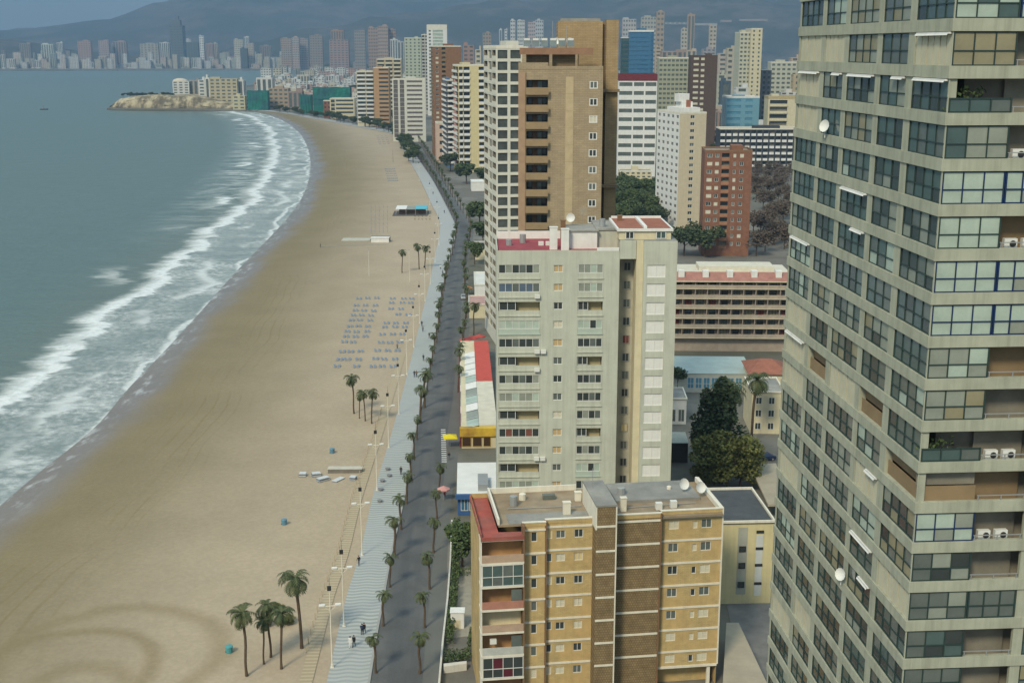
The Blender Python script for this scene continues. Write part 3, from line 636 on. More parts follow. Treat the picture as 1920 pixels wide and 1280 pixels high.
# ================================================================ YELLOW BRICK BLOCK
def yellow_block():
    rt = empty('apartment_block', (-3.9, 142, 0), R(7.5))
    tag(rt, 'yellow brick apartment block with white floor bands, brown lattice bays and a red-tiled roof corner', 'apartment block')
    zt, fh, D, Wd = 23.7, 3.03, 11.5, 30.6
    secs = [('balc', 0, 5.1, -2.0), ('a', 5.1, 8.0, -0.7), ('b', 8.0, 13.9, 0.0), ('shaft', 13.9, 16.4, -2.2), ('lat', 16.4, 22.6, 0.15), ('c', 22.6, 30.6, 1.0)]
    mb = MB(); wins = []; rnd = random.Random(5)
    zfs = [zt-fh*(k+1) for k in range(7)]
    def grid_open(u0, w, zf, dz=1.0, h=1.15): return (u0-w/2, u0+w/2, zf+dz, zf+dz+h, 0.22, None, 0)
    spec = {'a': [(6.55, 0.75, 1.25)], 'b': [(8.55, 0.7, 1.1), (9.95, 1.15, 1.0), (12.2, 1.1, 1.05)], 'c': [(24.4, 1.3, 1.15), (27.15, 0.6, 0.95), (28.6, 1.35, 1.15)]}
    for kind, a, b, dy in secs:
        if kind in ('a', 'b', 'c'):
            P = (lambda dy: lambda u, v, d: (u, dy+d, v))(dy); ops = []
            for zf in zfs:
                for (u, w, h) in spec[kind]:
                    ops.append(grid_open(u, w, zf, 1.0, h)); q = rnd.random()
                    if q < 0.42: pan, fr = [SHUT], BAND
                    elif q < 0.52: pan, fr = [SHUTY], BAND
                    elif q < 0.8: pan, fr = [GDARK], FWHITE
                    else: pan, fr = [GGREY], FWHITE
                    fm, pm = win_mesh(w, h, 2 if w > 0.9 else 1, 1, fr, pan, 0.06); wins.append((fm, pm, P(u, zf+1.0, 0.14), 0, -zf))
            zb = 3.0 if kind == 'c' else 0.0
            wall(mb, P, a, b, zb, zt, ops, 0)
            for zf in zfs: mb.box(a+0.01, b-(0.04 if kind != 'c' else -0.05), dy-0.09, dy-0.003, zf+fh-0.62, zf+fh-0.36, 1)
            mb.box(a+0.0, b, dy-0.06, dy+0.2, zt, zt+0.42, 0); mb.box(a-0.02, b+0.02, dy-0.12, dy+0.26, zt+0.42, zt+0.55, 1)
            if kind == 'c':
                mb.box(b-0.02, b+0.16, dy-0.1, D+1.0, zb, zt+0.56, 1)      # white corner strip and end wall
                mb.box(a, b, dy-0.12, dy+0.1, 2.75, 3.05, 1); mb.box(a+0.2, b-0.4, dy+1.6, D, 0.0, 2.76, 0); mb.box(b-1.2, b-0.8, dy+0.1, dy+0.5, 0, 2.75, 1)
                for zf in (0,): pass
                mb.quad((a, dy, 3.0), (a, dy+2, 3.0), (b, dy+2, 3.0), (b, dy, 3.0), 1)
        elif kind == 'shaft':
            mb.box(a, b, dy, 3.0, 0, zt+2.6, 2); mb.box(a-0.06, a+0.1, dy-0.05, 6.5, zt-0.3, zt+2.62, 1); mb.box(b-0.1, b+0.06, dy-0.05, dy+0.2, zt-26, zt+2.62, 1)
            mb.box(a-0.04, b+0.04, dy-0.08, 6.6, zt+2.6, zt+2.85, 3)
            mb.box(a, b, 3.0, 6.5, zt, zt+2.6, 1)
            for zf in [zt+0.15]+zfs: mb.box(a+0.02, b-0.1, dy-0.1, dy-0.003, zf+fh-3.2, zf+fh-2.95, 1)
        elif kind == 'lat':
            mb.box(a, b, dy, 2.0, 0, zt, 2)
            for zf in zfs: mb.box(a+0.05, b+0.02, dy-0.1, dy-0.003, zf+fh-0.5, zf+fh-0.24, 1)
            mb.box(a, b, dy-0.05, dy+0.2, zt, zt+0.5, 0); mb.box(a-0.02, b+0.04, dy-0.1, dy+0.24, zt+0.5, zt+0.63, 1); mb.box(b-0.16, b+0.02, dy-0.12, dy+0.8, 0, zt+0.6, 4)
    # end walls and back
    mb.quad((0, 0, 0), (0, D, 0), (0, D, zt), (0, 0, zt)); mb.quad((0, D, 0), (Wd, D, 0), (Wd, D, zt), (0, D, zt)); mb.quad((Wd-0.03, 1, 0), (Wd-0.03, D+1, 0), (Wd-0.03, D+1, zt), (Wd-0.03, 1, zt))
    for (u, y0, y1) in ((8.0, -0.7, 0), (5.1, -2.0, -0.7)): mb.box(u-0.12, u+0.12, y0, y1+0.05, 0, zt+0.5, 4)
    mb.box(5.1, 8.0, -0.2, 0.5, 0, 0.2, 0)
    mb.build('wall', [YELLOW, BAND, BROWNT, ROOFG, BRNW], rt)
    finish(rt, wins)
    # seaward balconies, one part per storey
    insides = ['open', 'glazed', 'open', 'pale', 'open', 'glazed2', 'open']
    for k, zf in enumerate(zfs):
        m = MB(); z = zf-0.9
        m.box(-0.15, 5.15, -2.1, 0.0, z+fh-0.28, z+fh-0.02, 1)             # slab edge above
        m.box(-0.1, 0.02, -2.0, 0.0, z, z+fh-0.28, 1); m.box(0.02, 5.1, -0.2, -0.1, z, z+fh-0.28, 2)
        kind = insides[k]
        m.box(0.02, 5.1, -2.05, -1.97, z, z+0.98, 3 if kind in ('open', 'pale') else 1)
        m.box(4.98, 5.1, -2.0, -0.2, z, z+fh-0.28, 0)
        m.build('balcony', [YELLOW, BAND, ORANGE if kind != 'pale' else CREAMW, mat('balcony_front_%d' % (k % 3), [(0.42, 0.30, 0.22), (0.45, 0.46, 0.43), (0.40, 0.19, 0.14)][k % 3], var=0.2)], rt)
        if kind.startswith('glazed'):
            fm, pm = win_mesh(5.05, fh-0.3, 4, 2, FWHITE if kind == 'glazed' else FWHITE, [GTEAL, GGREY, GTEAL] if kind == 'glazed' else [GDARK, GDARK, mat('maroon_curtain', (0.10, 0.02, 0.03), rough=0.4)], 0.07)
            w = put('balcony_glazing', fm, rt, (2.55, -2.06, z)); put('pane', pm, w)
        elif k in (2, 4):
            g = MB(); g.box(3.6, 4.9, -1.9, -1.85, z+0.9, z+2.4); g.build('balcony_screen', [GGREY], rt)
            if k == 4: 
                g = MB(); g.box(1.0, 1.8, -1.7, -1.3, z+1.3, z+1.9); g.build('air_conditioner', FWHITE, rt)
    # roof: red-tiled corner, gravel, felt, hut, chimneys
    m = MB(); m.box(2.3, 13.85, 0.2, D-0.2, zt-0.3, zt-0.02, 0); m.box(16.45, Wd-0.1, 0.4, D+0.8, zt-0.3, zt-0.02, 0); m.box(3.6, 13.8, 0.25, 3.6, zt-0.02, zt+0.02, 1); m.box(18.0, 29.0, 5.5, D+0.6, zt-0.02, zt+0.35, 1)
    m.box(2.2, 2.45, 0.2, D, zt-0.02, zt+0.75, 2); m.box(2.2, 13.9, D-0.3, D-0.05, zt-0.02, zt+0.7, 2); m.box(Wd-0.35, Wd-0.06, 1.0, D+1.0, zt-0.02, zt+0.6, 2)
    m.build('roof', [ROOFB, ROOFG, BAND], rt)
    m = MB(); m.prism([(-0.1, -2.1), (5.15, -2.1), (5.15, -0.7), (2.2, -0.55), (2.2, D), (-0.1, D)], zt-0.8, zt-0.62, 0); m.box(-0.14, 0.02, -2.1, D, zt-0.62, zt-0.2, 1); m.box(-0.12, 5.18, -2.15, -2.0, zt-1.1, zt-0.81, 1)
    m.build('roof_terrace', [TILER, TILER], rt)
    for (u, d, w, hh) in ((10.7, 2.5, 0.9, 1.5), (18.0, 2.6, 0.7, 1.7), (13.0, 7.0, 0.8, 1.1)):
        g = MB(); g.box(u, u+w, d, d+0.6, zt, zt+hh, 0); g.box(u-0.06, u+w+0.06, d-0.06, d+0.66, zt+hh, zt+hh+0.12, 0)
        g.build('chimney', [BAND], rt)
    for (u, d) in ((27.4, 8.0), (29.2, 6.5)):
        dish(rt, (u, d, zt+1.3), 0.75, R(-40), R(20)); g = MB(); g.tube([(u, d+0.1, zt-0.1), (u, d+0.1, zt+1.3)], 0.05, 5); g.build('dish_mast', METG, rt)
    g = MB(); g.tube([(14.6, 4, zt+2.8), (14.6, 4, zt+5.4)], 0.035, 5)
    for q in range(5): g.tube([(14.2, 4, zt+4.3+0.2*q), (15.0, 4, zt+4.3+0.2*q)], 0.02, 4)
    g.build('aerial', METG, rt)
    for (u, d, w, l, hh, nm) in ((5.0, 6.5, 1.0, 1.0, 1.3, 'water_tank'), (6.4, 8.5, 0.9, 0.9, 0.8, 'roof_vent'), (9.0, 8.0, 1.6, 0.8, 0.6, 'skylight'), (19.2, 8.0, 1.1, 1.1, 1.2, 'water_tank'), (22.5, 2.6, 0.8, 0.6, 0.9, 'air_conditioner'), (24.5, 3.0, 0.8, 0.6, 0.9, 'air_conditioner'), (25.8, 9.0, 0.6, 0.6, 0.7, 'roof_vent')):
        g = MB(); g.tube([(u, d, zt), (u, d, zt+hh), (u, d, zt+hh+.08)], [w*.5, w*.5, w*.3], 10) if nm != 'air_conditioner' and nm != 'skylight' else g.box(u, u+w, d, d+l, zt, zt+hh); g.build(nm, {'water_tank': METG, 'roof_vent': BAND, 'skylight': GGREY, 'air_conditioner': FWHITE}[nm], rt)
    for (a, b) in (((17, 3.5), (28, 4.2)), ((4, 5.2), (13.5, 5.0))): g = MB(); g.tube([(a[0], a[1], zt+.12), (b[0], b[1], zt+.12)], .05, 5); g.build('roof_pipe', METG, rt)
yellow_block()

# ================================================================ PALE GREY TOWER
def grey_tower():
    rt = empty('apartment_tower', (-2.3, 184, 0), R(1.5))
    tag(rt, 'pale grey apartment tower with maroon roof deck and white shuttered windows behind the yellow block', 'apartment tower')
    zt, fh, D, Wd = 50.6, 2.84, 13.0, 26.9; rows = [46.85-fh*k for k in range(17)]
    rnd = random.Random(11); mb = MB(); wins = []; P = fmap('f', Wd, D); ops = []; P2 = lambda u, v, d: (u, d-0.9, v)
    ops2 = []
    for k, z in enumerate(rows):
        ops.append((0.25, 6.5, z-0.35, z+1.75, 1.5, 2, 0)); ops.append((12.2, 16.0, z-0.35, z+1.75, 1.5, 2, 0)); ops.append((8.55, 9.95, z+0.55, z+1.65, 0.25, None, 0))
        ops.append((19.2, 20.9, z-0.6, z+1.9, 0.02, None, 0)) if False else None
        ops2.append((22.4, 25.2, z-0.15, z+1.75, 0.2, None, 0))
        q = rnd.random(); pan = [SHUT] if q < 0.3 else [mat('tan_shutter', (0.50, 0.36, 0.18), var=0.1)] if q < 0.62 else [GGREY] if q < 0.8 else [GDARK]
        if k == 2: pan = [GDARK]
        fm, pm = win_mesh(1.4, 1.1, 2, 1, FWHITE, pan, 0.08); wins.append((fm, pm, P(9.25, z+0.55, 0.18), 0, k))
        fm, pm = win_mesh(2.8, 1.9, 2, 1, WHITE, [SHUT if rnd.random() < 0.15 else WHITE], 0.06); wins.append((fm, pm, P2(23.8, z-0.15, 0.14), 0, k+0.2))
        wins.append((*win_mesh(1.1, 1.3, 2, 1, METG, [rnd.choice([GDARK, GGREY, SHUTY, GDARK]) if k != 4 else mat('red_curtain', (0.22, 0.06, 0.045))], 0.08), (19.95, 3.2-0.06, z+0.2), 0, k+0.4))
    wall(mb, P, 0, 18.4, 0, zt, ops, 0); wall(mb, P2, 21.9, Wd, 0, zt+1.6, ops2, 0)
    mb.box(18.4, 18.41, 0, 3.2, 0, zt, 0); mb.box(18.4, 21.0, 3.2, 3.4, 0, zt-1.2, 4); mb.box(20.9, 21.95, -0.3, 3.3, 0, zt+1.6, 3); mb.box(18.45, 20.85, -0.1, 3.2, zt-1.2, zt+1.6, 0)
    mb.quad((0, 0, 0), (0, D, 0), (0, D, zt), (0, 0, zt)); mb.quad((Wd, -0.9, 0), (Wd, D, 0), (Wd, D, zt+1.6), (Wd, -0.9, zt+1.6)); mb.quad((0, D, 0), (Wd, D, 0), (Wd, D, zt), (0, D, zt)); mb.quad((21.9, -0.9, 0), (21.9, 0.5, 0), (21.9, 0.5, zt+1.6), (21.9, -0.9, zt+1.6))
    mb.quad((18.4, 0, zt), (18.4, D, zt), (18.4, D, 0), (18.4, 0, 0))
    mb.build('wall', [GREYW, WHITE, INNER, CREAMW, mat('shaft_wall', (0.40, 0.385, 0.32), var=0.15)], rt)
    finish(rt, wins)
    kinds = ['wd', 'blue', 'open', 'mint', 'dk', 'open', 'wd', 'curt', 'open', 'red', 'wd', 'open', 'curt', 'dk', 'open', 'wd', 'curt']
    kinds2 = ['curt', 'curt', 'open', 'mintd', 'dk', 'open', 'dk', 'dk', 'wd', 'open', 'wd', 'mintd', 'wd', 'open', 'dk', 'curt', 'wd']
    GB = glass('slate_blue_glass', (0.10, 0.14, 0.20)); MINTP = mat('pale_mint_panel', (0.40, 0.46, 0.40), var=0.08)
    for k, z in enumerate(rows):
        for (a, b, kd, n) in ((0.25, 6.5, kinds[k], 6), (12.2, 16.0, kinds2[k], 4)):
            h = 2.1; par = 0.75
            m = MB(); pbox(m, P, a+0.02, b-0.02, z-0.33, z+par-0.33, 0.02, 0.12, 0); pbox(m, P, a-0.06, b+0.06, z-0.48, z-0.33, -0.14, 0.1, 0)
            m.build('balcony', [MINTP if kd in ('mint', 'mintd') else GREYW], rt)
            zz = z+par-0.33; hh = h-par
            pans = {'wd': [GDARK, GGREY, GDARK, GCURT], 'blue': [GB, GB, GGREY], 'mint': [MINTP, GMINT], 'dk': [GDARK, GDARK, GGREY], 'curt': [GCURT, GCURT, GMINT], 'red': [GDARK, mat('reddish_blind', (0.18, 0.07, 0.05)), GDARK], 'mintd': [GMINT, MINTP, GDARK]}.get(kd)
            if pans:
                fm, pm = win_mesh(b-a-0.06, hh, n, 1, FWHITE, pans, 0.07); w = put('balcony_glazing', fm, rt, P((a+b)/2, zz, 0.09)); put('pane', pm, w)
            else:
                fm, pm = win_mesh((b-a)*0.4, hh, 2, 1, FWHITE, [GDARK], 0.07); w = put('balcony_glazing', fm, rt, P(a+(b-a)*0.22, zz, 0.3)); put('pane', pm, w)
                m = MB(); pbox(m, P, a+(b-a)*0.45, b-0.1, z-0.33, z+1.7, 1.2, 1.3); m.build('awning_blind', mat('buff_awning', (0.46, 0.38, 0.22), var=0.12), rt)
        if k in (1, 4, 5, 10):
            for q in range(1 if k in (1, 5) else 2):
                g = MB(); g.box(5.7+q*0.95, 6.5+q*0.95, -0.45, -0.02, z-0.5, z+0.05); g.build('air_conditioner', FWHITE, rt)
    # roofs
    m = MB(); m.box(0.1, 18.35, 0.05, D-0.1, zt-0.4, zt, 0); m.box(0, 0.18, 0, D, zt, zt+0.35, 2); m.box(0.2, 10.3, D-0.35, D-0.1, zt, zt+1.2, 1); m.box(0.18, 15.0, 0.0, 0.14, zt, zt+0.12, 2); m.box(15.0, 18.3, -0.02, 0.2, zt, zt+0.5, 1)
    m.build('roof_terrace', [mat('maroon_roof_paint', (0.29, 0.062, 0.075), var=0.2, scale=0.5), WHITE, GREYW], rt)
    m = MB(); m.box(18.45, 21.9, 0.0, D-0.2, zt+1.3, zt+1.62, 0); m.box(21.9, Wd-0.05, -0.85, D-0.2, zt+1.3, zt+1.62, 0); m.build('roof', [ROOFG], rt)
    m = MB(); m.box(10.9, 15.2, 2.2, 8.5, zt, zt+2.6, 0); m.box(10.7, 15.4, 2.0, 8.7, zt+2.6, zt+2.8, 1); m.build('penthouse', [WHITE, ROOFG], rt)
    m = MB(); m.box(15.3, 18.4, 3.0, D-0.5, zt, zt+2.7, 0); m.box(15.1, 18.5, 2.8, D-0.4, zt+2.7, zt+2.95, 1); m.build('lift_house', [GREYW, ROOFG], rt)
    zp = zt+1.62; m = MB(); m.box(18.3, Wd-0.8, 0.6, D-0.6, zp, zp+1.25, 0); m.box(18.0, Wd-0.5, 0.3, D-0.3, zp+1.25, zp+1.65, 1); m.box(18.3, Wd-0.8, 0.6, D-0.6, zp+1.65, zp+1.67, 2); m.box(22.0, 22.5, 0.65, D-1.05, zp+1.67, zp+2.0, 1); m.box(18.3, Wd-0.7, D-1.0, D-0.6, zp+1.67, zp+2.0, 1)
    m.build('attic_storey', [CREAMW, WHITE, TERR], rt)
    wt = win_mesh(1.3, 1.1, 2, 1, FWHITE, [GDARK], 0.1); w = put('window', wt[0], rt, (19.9, 0.56, zp+0.1)); put('pane', wt[1], w)
    wt = win_mesh(1.5, 1.1, 2, 1, FWHITE, [GTEAL], 0.1); w = put('window', wt[0], rt, (24.6, 0.56, zp+0.1)); put('pane', wt[1], w)
    for (u, d, hh) in ((8.0, 1.4, 3.3), (9.7, 0.9, 3.1), (19.0, 9, 4.0), (10.0, 6.5, 3.6)):
        g = MB(); g.box(u, u+1.15 if hh < 3.5 else u+0.7, d, d+0.7, zt+(0 if hh < 3.5 else 0.6), zt+hh, 0); g.box(u-0.06, u+1.2 if hh < 3.5 else u+0.76, d-0.06, d+0.76, zt+hh, zt+hh+0.14, 0); g.build('chimney', [WHITE if hh < 3.5 else BRNW], rt)
    dish(rt, (11.6, 7.5, zt+4.0), 0.7, R(-30), R(-20))
    g = MB(); g.tube([(13.2, 4.0, zt+2.8), (13.2, 4.0, zt+6.2)], 0.04, 5)
    for q in range(4): g.tube([(12.7, 4.0, zt+5+0.25*q), (13.7, 4.0, zt+5+0.25*q)], 0.025, 4)
    g.build('aerial', METG, rt)
    for (u, d, hh, nm) in ((2.0, 6, .9, 'roof_vent'), (4.2, 8.5, 1.3, 'water_tank'), (6.5, 5.5, .6, 'air_conditioner'), (7.6, 5.5, .6, 'air_conditioner'), (16.2, 5, 1.2, 'water_tank')):
        g = MB(); z0 = zt+(2.96 if u > 15 else 0)
        g.tube([(u, d, z0), (u, d, z0+hh)], .5, 10) if nm != 'air_conditioner' else g.box(u, u+.8, d, d+.5, z0, z0+hh); g.build(nm, METG if nm != 'air_conditioner' else FWHITE, rt)
grey_tower()
# ================================================================ TOWERS AND BLOCKS FURTHER ALONG THE SHORE
TCOUNT = {}
def tower(label, pl0, pr0, pyt, Y, D, rot, wallm, rows, cols, side=None, sidef='l', glassm=GDARK, paras=None, roofm=ROOFG, parts=False, cat='apartment tower', name='tower_block', group=None, slab=None, base=0.0, huts=1, seed=None, para_cap=100, rim=0.8, pan=None, frontm=None):
    """a block whose front runs between two sight lines at distance Y; cols = (from, to, kind) shares of the front"""
    rnd = random.Random(seed if seed is not None else hash((pl0, pr0)) % 9999)
    A, B = ap(pl0, pyt, Y), ap(pr0, pyt, Y); zt = A.z
    Wd = (B.x-A.x)/max(0.3, math.cos(R(rot)))
    rt = empty(name, (A.x, Y, base), R(rot)); tag(rt, label, cat, group)
    hh = zt-base; fh = hh/rows; mats = [wallm, glassm, paras or wallm, roofm, slab or BAND, INNER, frontm or wallm]
    mb = MB(); items = []; pars = MB(); pitems = []
    def face(f, width, cols, rank):
        P = fmap(f, Wd, D); ops = []
        for k in range(rows):
            z = hh-fh*(k+1)
            if z < 1.5: continue
            for (a, b, kd) in cols:
                u0, u1 = a*width, b*width
                if kd == 'w':
                    ops.append((u0, u1, z+fh*0.33, z+fh*0.80, 0.25, None if parts else 1, 0))
                    if parts:
                        fm, pm = win_mesh(u1-u0, fh*0.47, 2 if u1-u0 > 1.0 else 1, 1, FWHITE, [rnd.choice(pan or [GDARK, GGREY, SHUT])], 0.09)
                        items.append((fm, pm, P((u0+u1)/2, z+fh*0.33, 0.18), FROT[f], k+rank))
                elif kd == 'q': ops.append((u0, u1, z+fh*0.12, z+fh*0.86, 0.35, 1, 0))
                elif kd in ('b', 'B'):
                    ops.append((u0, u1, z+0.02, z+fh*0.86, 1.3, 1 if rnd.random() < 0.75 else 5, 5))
                    pr = 0.9 if kd == 'B' else 0.05
                    g = MB(); pbox(g, P, u0-0.05, u1+0.05, z-0.14, z+0.06, -pr, -0.01, 0); pbox(g, P, u0-0.05, u1+0.05, z+0.06, z+fh*0.36, -pr, -pr+0.12, 0)
                    pitems.append((g, k+rank+rnd.random()*0.1))
                elif kd == 'v': ops.append((u0, u1, z+0.02, z+fh*0.93, 0.5, 1, 0))
                elif kd == 's': ops.append((u0, u1, z+fh*0.40, z+fh*0.84, 0.3, 1, 0))
                elif kd == 'r': pbox(mb, P, u0, u1, z-0.15, z+fh*0.32, -0.7, 0.0, 2)
        wall(mb, P, 0, width, 0, hh, ops, 6 if f == 'f' else 0)
    face('f', Wd, cols, 0)
    for f in 'lrb':
        width = D if f in 'lr' else Wd
        face(f, width, (side or []) if f == sidef or (f in 'lr' and sidef == 'lr') else [], 0.5) if f != 'b' else wall(mb, fmap('b', Wd, D), 0, Wd, 0, hh, [], 0)
    mb.quad((0, 0, hh), (Wd, 0, hh), (Wd, D, hh), (0, D, hh), 3)
    if rim:
        for (x0, x1, y0, y1) in ((-0.05, Wd+0.05, -0.06, 0.25), (-0.05, Wd+0.05, D-0.25, D+0.05), (-0.05, 0.25, 0.25, D-0.25), (Wd-0.25, Wd+0.05, 0.25, D-0.25)): mb.box(x0, x1, y0, y1, hh, hh+rim, 4)
    mb.build('wall', mats, rt)
    if parts: finish(rt, items)
    pitems.sort(key=lambda t: t[1])
    if pitems:
        pm_ = [paras or wallm]
        if parts:
            for g, _ in pitems[:para_cap]: g.build('balcony', pm_, rt)
            pitems = pitems[para_cap:]
        if pitems:
            g = MB()
            for q, _ in pitems:
                o = len(g.v); g.v += q.v; g.f += [tuple(o+i for i in f) for f in q.f]; g.m += q.m; g.uv += q.uv
            tag(g.build('balcony', pm_, rt), kind='stuff')
    for q in range(huts):
        w = Wd*rnd.uniform(0.2, 0.4); u = rnd.uniform(0.1, 0.9)*(Wd-w); g = MB(); g.box(u, u+w, D*0.3, D*0.75, hh, hh+rnd.uniform(1.8, 3.2)); g.build('roof_hut', [wallm], rt)
    rt['_w'] = Wd
    return rt, Wd, hh
def even(n, f=0.6, a=0.0, b=1.0, kd='w'):
    w = (b-a)/n; return [(a+w*(i+0.5-f/2), a+w*(i+0.5+f/2), kd) for i in range(n)]
# --- the tall tan brick pair behind the grey tower
def tan_pair():
    Y = 215; A = ap(972, 130, Y); B = ap(1131, 130, Y); Wd = B.x-A.x; zt = A.z; D = 13; rows = 30; fh = 2.85
    rt = empty('apartment_tower', (A.x, Y, 0), R(-1)); tag(rt, 'tall tan brick tower with a stack of brown balconies and solar panels on its roof', 'apartment tower')
    P = fmap('f', Wd, D); ops = []; mb = MB(); it = []; rnd = random.Random(3)
    for k in range(26):
        z = zt-1.2-fh*(k+1)
        if z < 2: break
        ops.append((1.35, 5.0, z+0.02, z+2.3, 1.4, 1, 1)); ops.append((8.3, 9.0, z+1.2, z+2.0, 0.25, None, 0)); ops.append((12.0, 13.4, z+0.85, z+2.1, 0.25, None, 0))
        g = MB(); g.box(1.25, 5.1, -0.9, -0.01, z-0.15, z+0.05); g.box(1.25, 5.1, -0.9, -0.78, z+0.05, z+1.05); g.build('balcony', mat('dusty_brown_render', (0.30, 0.215, 0.125), var=0.12), rt)
        it.append((*win_mesh(3.3, 2.1, 4, 1, METD, [GDARK, mat('brown_blind', (0.16, 0.10, 0.06)), GGREY], 0.07), P(3.2, z+0.06, 1.3), 0, k))
        it.append((*win_mesh(1.4, 1.25, 2, 1, WHITE, [GDARK if k in (3, 7, 11) else rnd.choice([GGREY, SHUT, GDARK])], 0.14), P(12.7, z+0.85, 0.1), 0, k+0.1))
        it.append((*win_mesh(0.7, 0.8, 1, 1, FWHITE, [rnd.choice([GGREY, SHUTY, GDARK])], 0.1), P(8.65, z+1.2, 0.18), 0, k+0.2))
        mb.box(8.0, 9.3, -0.035, -0.003, z+0.0, z+fh-0.05, 3)
    wall(mb, P, 0, Wd, 0, zt, ops, 0)
    mb.quad((0, 0, 0), (0, D, 0), (0, D, zt), (0, 0, zt)); mb.quad((Wd, 0, 0), (Wd, D, 0), (Wd, D, zt), (Wd, 0, zt)); mb.quad((0, 0, zt), (Wd, 0, zt), (Wd, D, zt), (0, D, zt), 2)
    mb.box(0, 1.2, -0.25, 0, 0, zt-0.5, 4)
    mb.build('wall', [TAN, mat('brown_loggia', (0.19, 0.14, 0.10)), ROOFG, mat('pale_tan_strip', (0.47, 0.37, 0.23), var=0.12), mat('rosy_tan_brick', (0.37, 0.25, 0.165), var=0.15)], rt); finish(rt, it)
    m = MB(); m.box(1.2, 10.2, 2.6, D, zt, zt+2.4, 0); m.box(0.2, 12.6, 1.0, D, zt+2.4, zt+3.5, 1); m.box(0.6, 1.3, 0.9, 1.5, zt, zt+2.4, 2); m.box(5.2, 5.7, 0.9, 1.5, zt, zt+2.4, 2); m.box(9.6, 10.0, 0.9, 1.5, zt, zt+2.4, 2); m.box(0.0, 5.0, -0.05, 0.2, zt, zt+1.1, 2); m.box(5.0, Wd, -0.05, 0.2, zt, zt+0.5, 2)
    m.build('penthouse', [TAND, mat('brown_roof_fascia', (0.28, 0.16, 0.10), var=0.15), TAN], rt)
    for q in range(6):
        g = MB(); u = 0.8+q*1.5; g.quad((u, 4, zt+3.7), (u+1.2, 4, zt+3.7), (u+1.2, 5.6, zt+4.9), (u, 5.6, zt+4.9)); g.box(u+0.1, u+1.1, 5.4, 5.9, zt+4.7, zt+5.1, 1); g.box(u+0.1, u+0.16, 5.5, 5.6, zt+3.5, zt+4.7, 1); g.build('solar_panel', [GGREY, FWHITE], rt)
    for (u, d) in ((6.5, 8), (8.8, 7.5)): dish(rt, (u, d, zt+4.6), 0.6, R(-35), 0)
    for (u, h_) in ((5.8, 4.5), (8.2, 3.8)): g = MB(); g.tube([(u, 7, zt+3.5), (u, 7, zt+3.5+h_)], 0.05, 5); g.build('aerial', METG, rt)
    Y2 = 231; A2 = ap(1046, 40, Y2); B2 = ap(1160, 40, Y2); W2 = B2.x-A2.x; z2 = A2.z
    t2 = empty('apartment_tower', (A2.x, Y2, 0), R(-1)); tag(t2, 'tallest brown brick tower slab with blank walls, directly behind the solar panel roof', 'apartment tower')
    m = MB(); m.box(0, W2*0.74, 0, 15, 0, z2, 0); m.box(W2*0.74, W2*0.80, 0.9, 14, 0, z2-0.5, 1); m.box(W2*0.80, W2, -0.6, 15, 0, z2+0.2, 0)
    for yy in (167, 345): z = ap(1140, yy, Y2).z; m.box(W2*0.70, W2+0.3, -1.6, 0.1, z-0.5, z, 1)
    m.build('wall', [mat('tawny_brick', (0.40, 0.285, 0.155), brick=(0.9, 0.3, 0.02), var=0.14, scale=0.4, streak=0.1), TAND], t2)
    m = MB(); m.box(-0.1, W2*0.73, -0.12, 0.02, z2-10.2, z2-9.7); m.build('ledge', [TAND], t2)
    m = MB(); m.box(0.5, W2*0.7, 0.5, 14, z2, z2+0.5, 0); m.build('roof', [ROOFG], t2)
tan_pair()
LB = [GDARK, GGREY, SHUT]
# --- nearer seafront row (right of the road)
tower('white gridded seafront tower with slanting balcony side, left of the tan brick tower', 930, 990, 91, 335, 24, 9, mat('ivory_paint', (0.62, 0.60, 0.52), streak=0.12, var=0.08), 27, [(0.05, .36, 'q'), (.45, .78, 'q')], side=[(.03, .3, 'b'), (.35, .63, 'q'), (.68, .97, 'b')], parts=True, para_cap=100, glassm=mat('smoky_glass', (0.075, 0.085, 0.08), rough=0.15, spec=0.6, var=0.5, scale=0.25))
tower('cream yellow tower with dark balconies on both edges, behind the white gridded tower', 859, 921, 124, 830, 32, 9, mat('pale_yellow_paint', (0.64, 0.54, 0.30), streak=0.1, var=0.08), 17, [(.02, .13, 'B'), (.16, .34, 'B'), (.62, .98, 'b')], side=[(.04, .48, 'B'), (.52, .96, 'B')], paras=WHITE, glassm=GDARK, parts=True)
tower('slim tower with slanting blue and white striped balconies beside the cream yellow tower', 838, 853, 152, 860, 36, 8, mat('blue_grey_paint', (0.10, 0.16, 0.29), var=0.1), 17, [(.05, .95, 'B')], side=even(5, .8, kd='B'), paras=WHITE, parts=True)
tower('slender pink striped stair tower squeezed beside the cream yellow tower', 853, 860, 146, 845, 8, 9, mat('salmon_paint', (0.52, 0.27, 0.22), var=0.1), 17, [(.05, .95, 'r')], paras=WHITE, huts=0)
tower('big rusty brown tower with a blank upper wall above the seafront bend', 811, 864, 88, 965, 34, 6, mat('rusty_brown_render', (0.245, 0.13, 0.07), streak=0.15, var=0.15), 24, [(.1, .2, 'w'), (.32, .45, 'b')], side=[(.05, .45, 'b'), (.5, .95, 'b')], paras=mat('brown_balcony', (0.25, 0.16, 0.08)), parts=True)
tower('pale pink low block at the foot of the rusty brown tower', 818, 838, 232, 905, 18, 6, mat('pale_pink_render', (0.60, 0.44, 0.35), var=0.1), 5, [(.3, .9, 'w')], huts=0, name='low_block', cat='building')
tower('white framed hotel with tall dark glazed bays at the bend of the seafront', 735, 797, 150, 1110, 26, 4, mat('ivory_paint', (0.62, 0.60, 0.52)), 14, [(.04, .17, 'v'), (.23, .36, 'v'), (.44, .90, 's')], side=even(3, .7, kd='b'), glassm=mat('mauve_grey_recess', (0.15, 0.13, 0.13), var=0.3), cat='hotel', name='hotel')
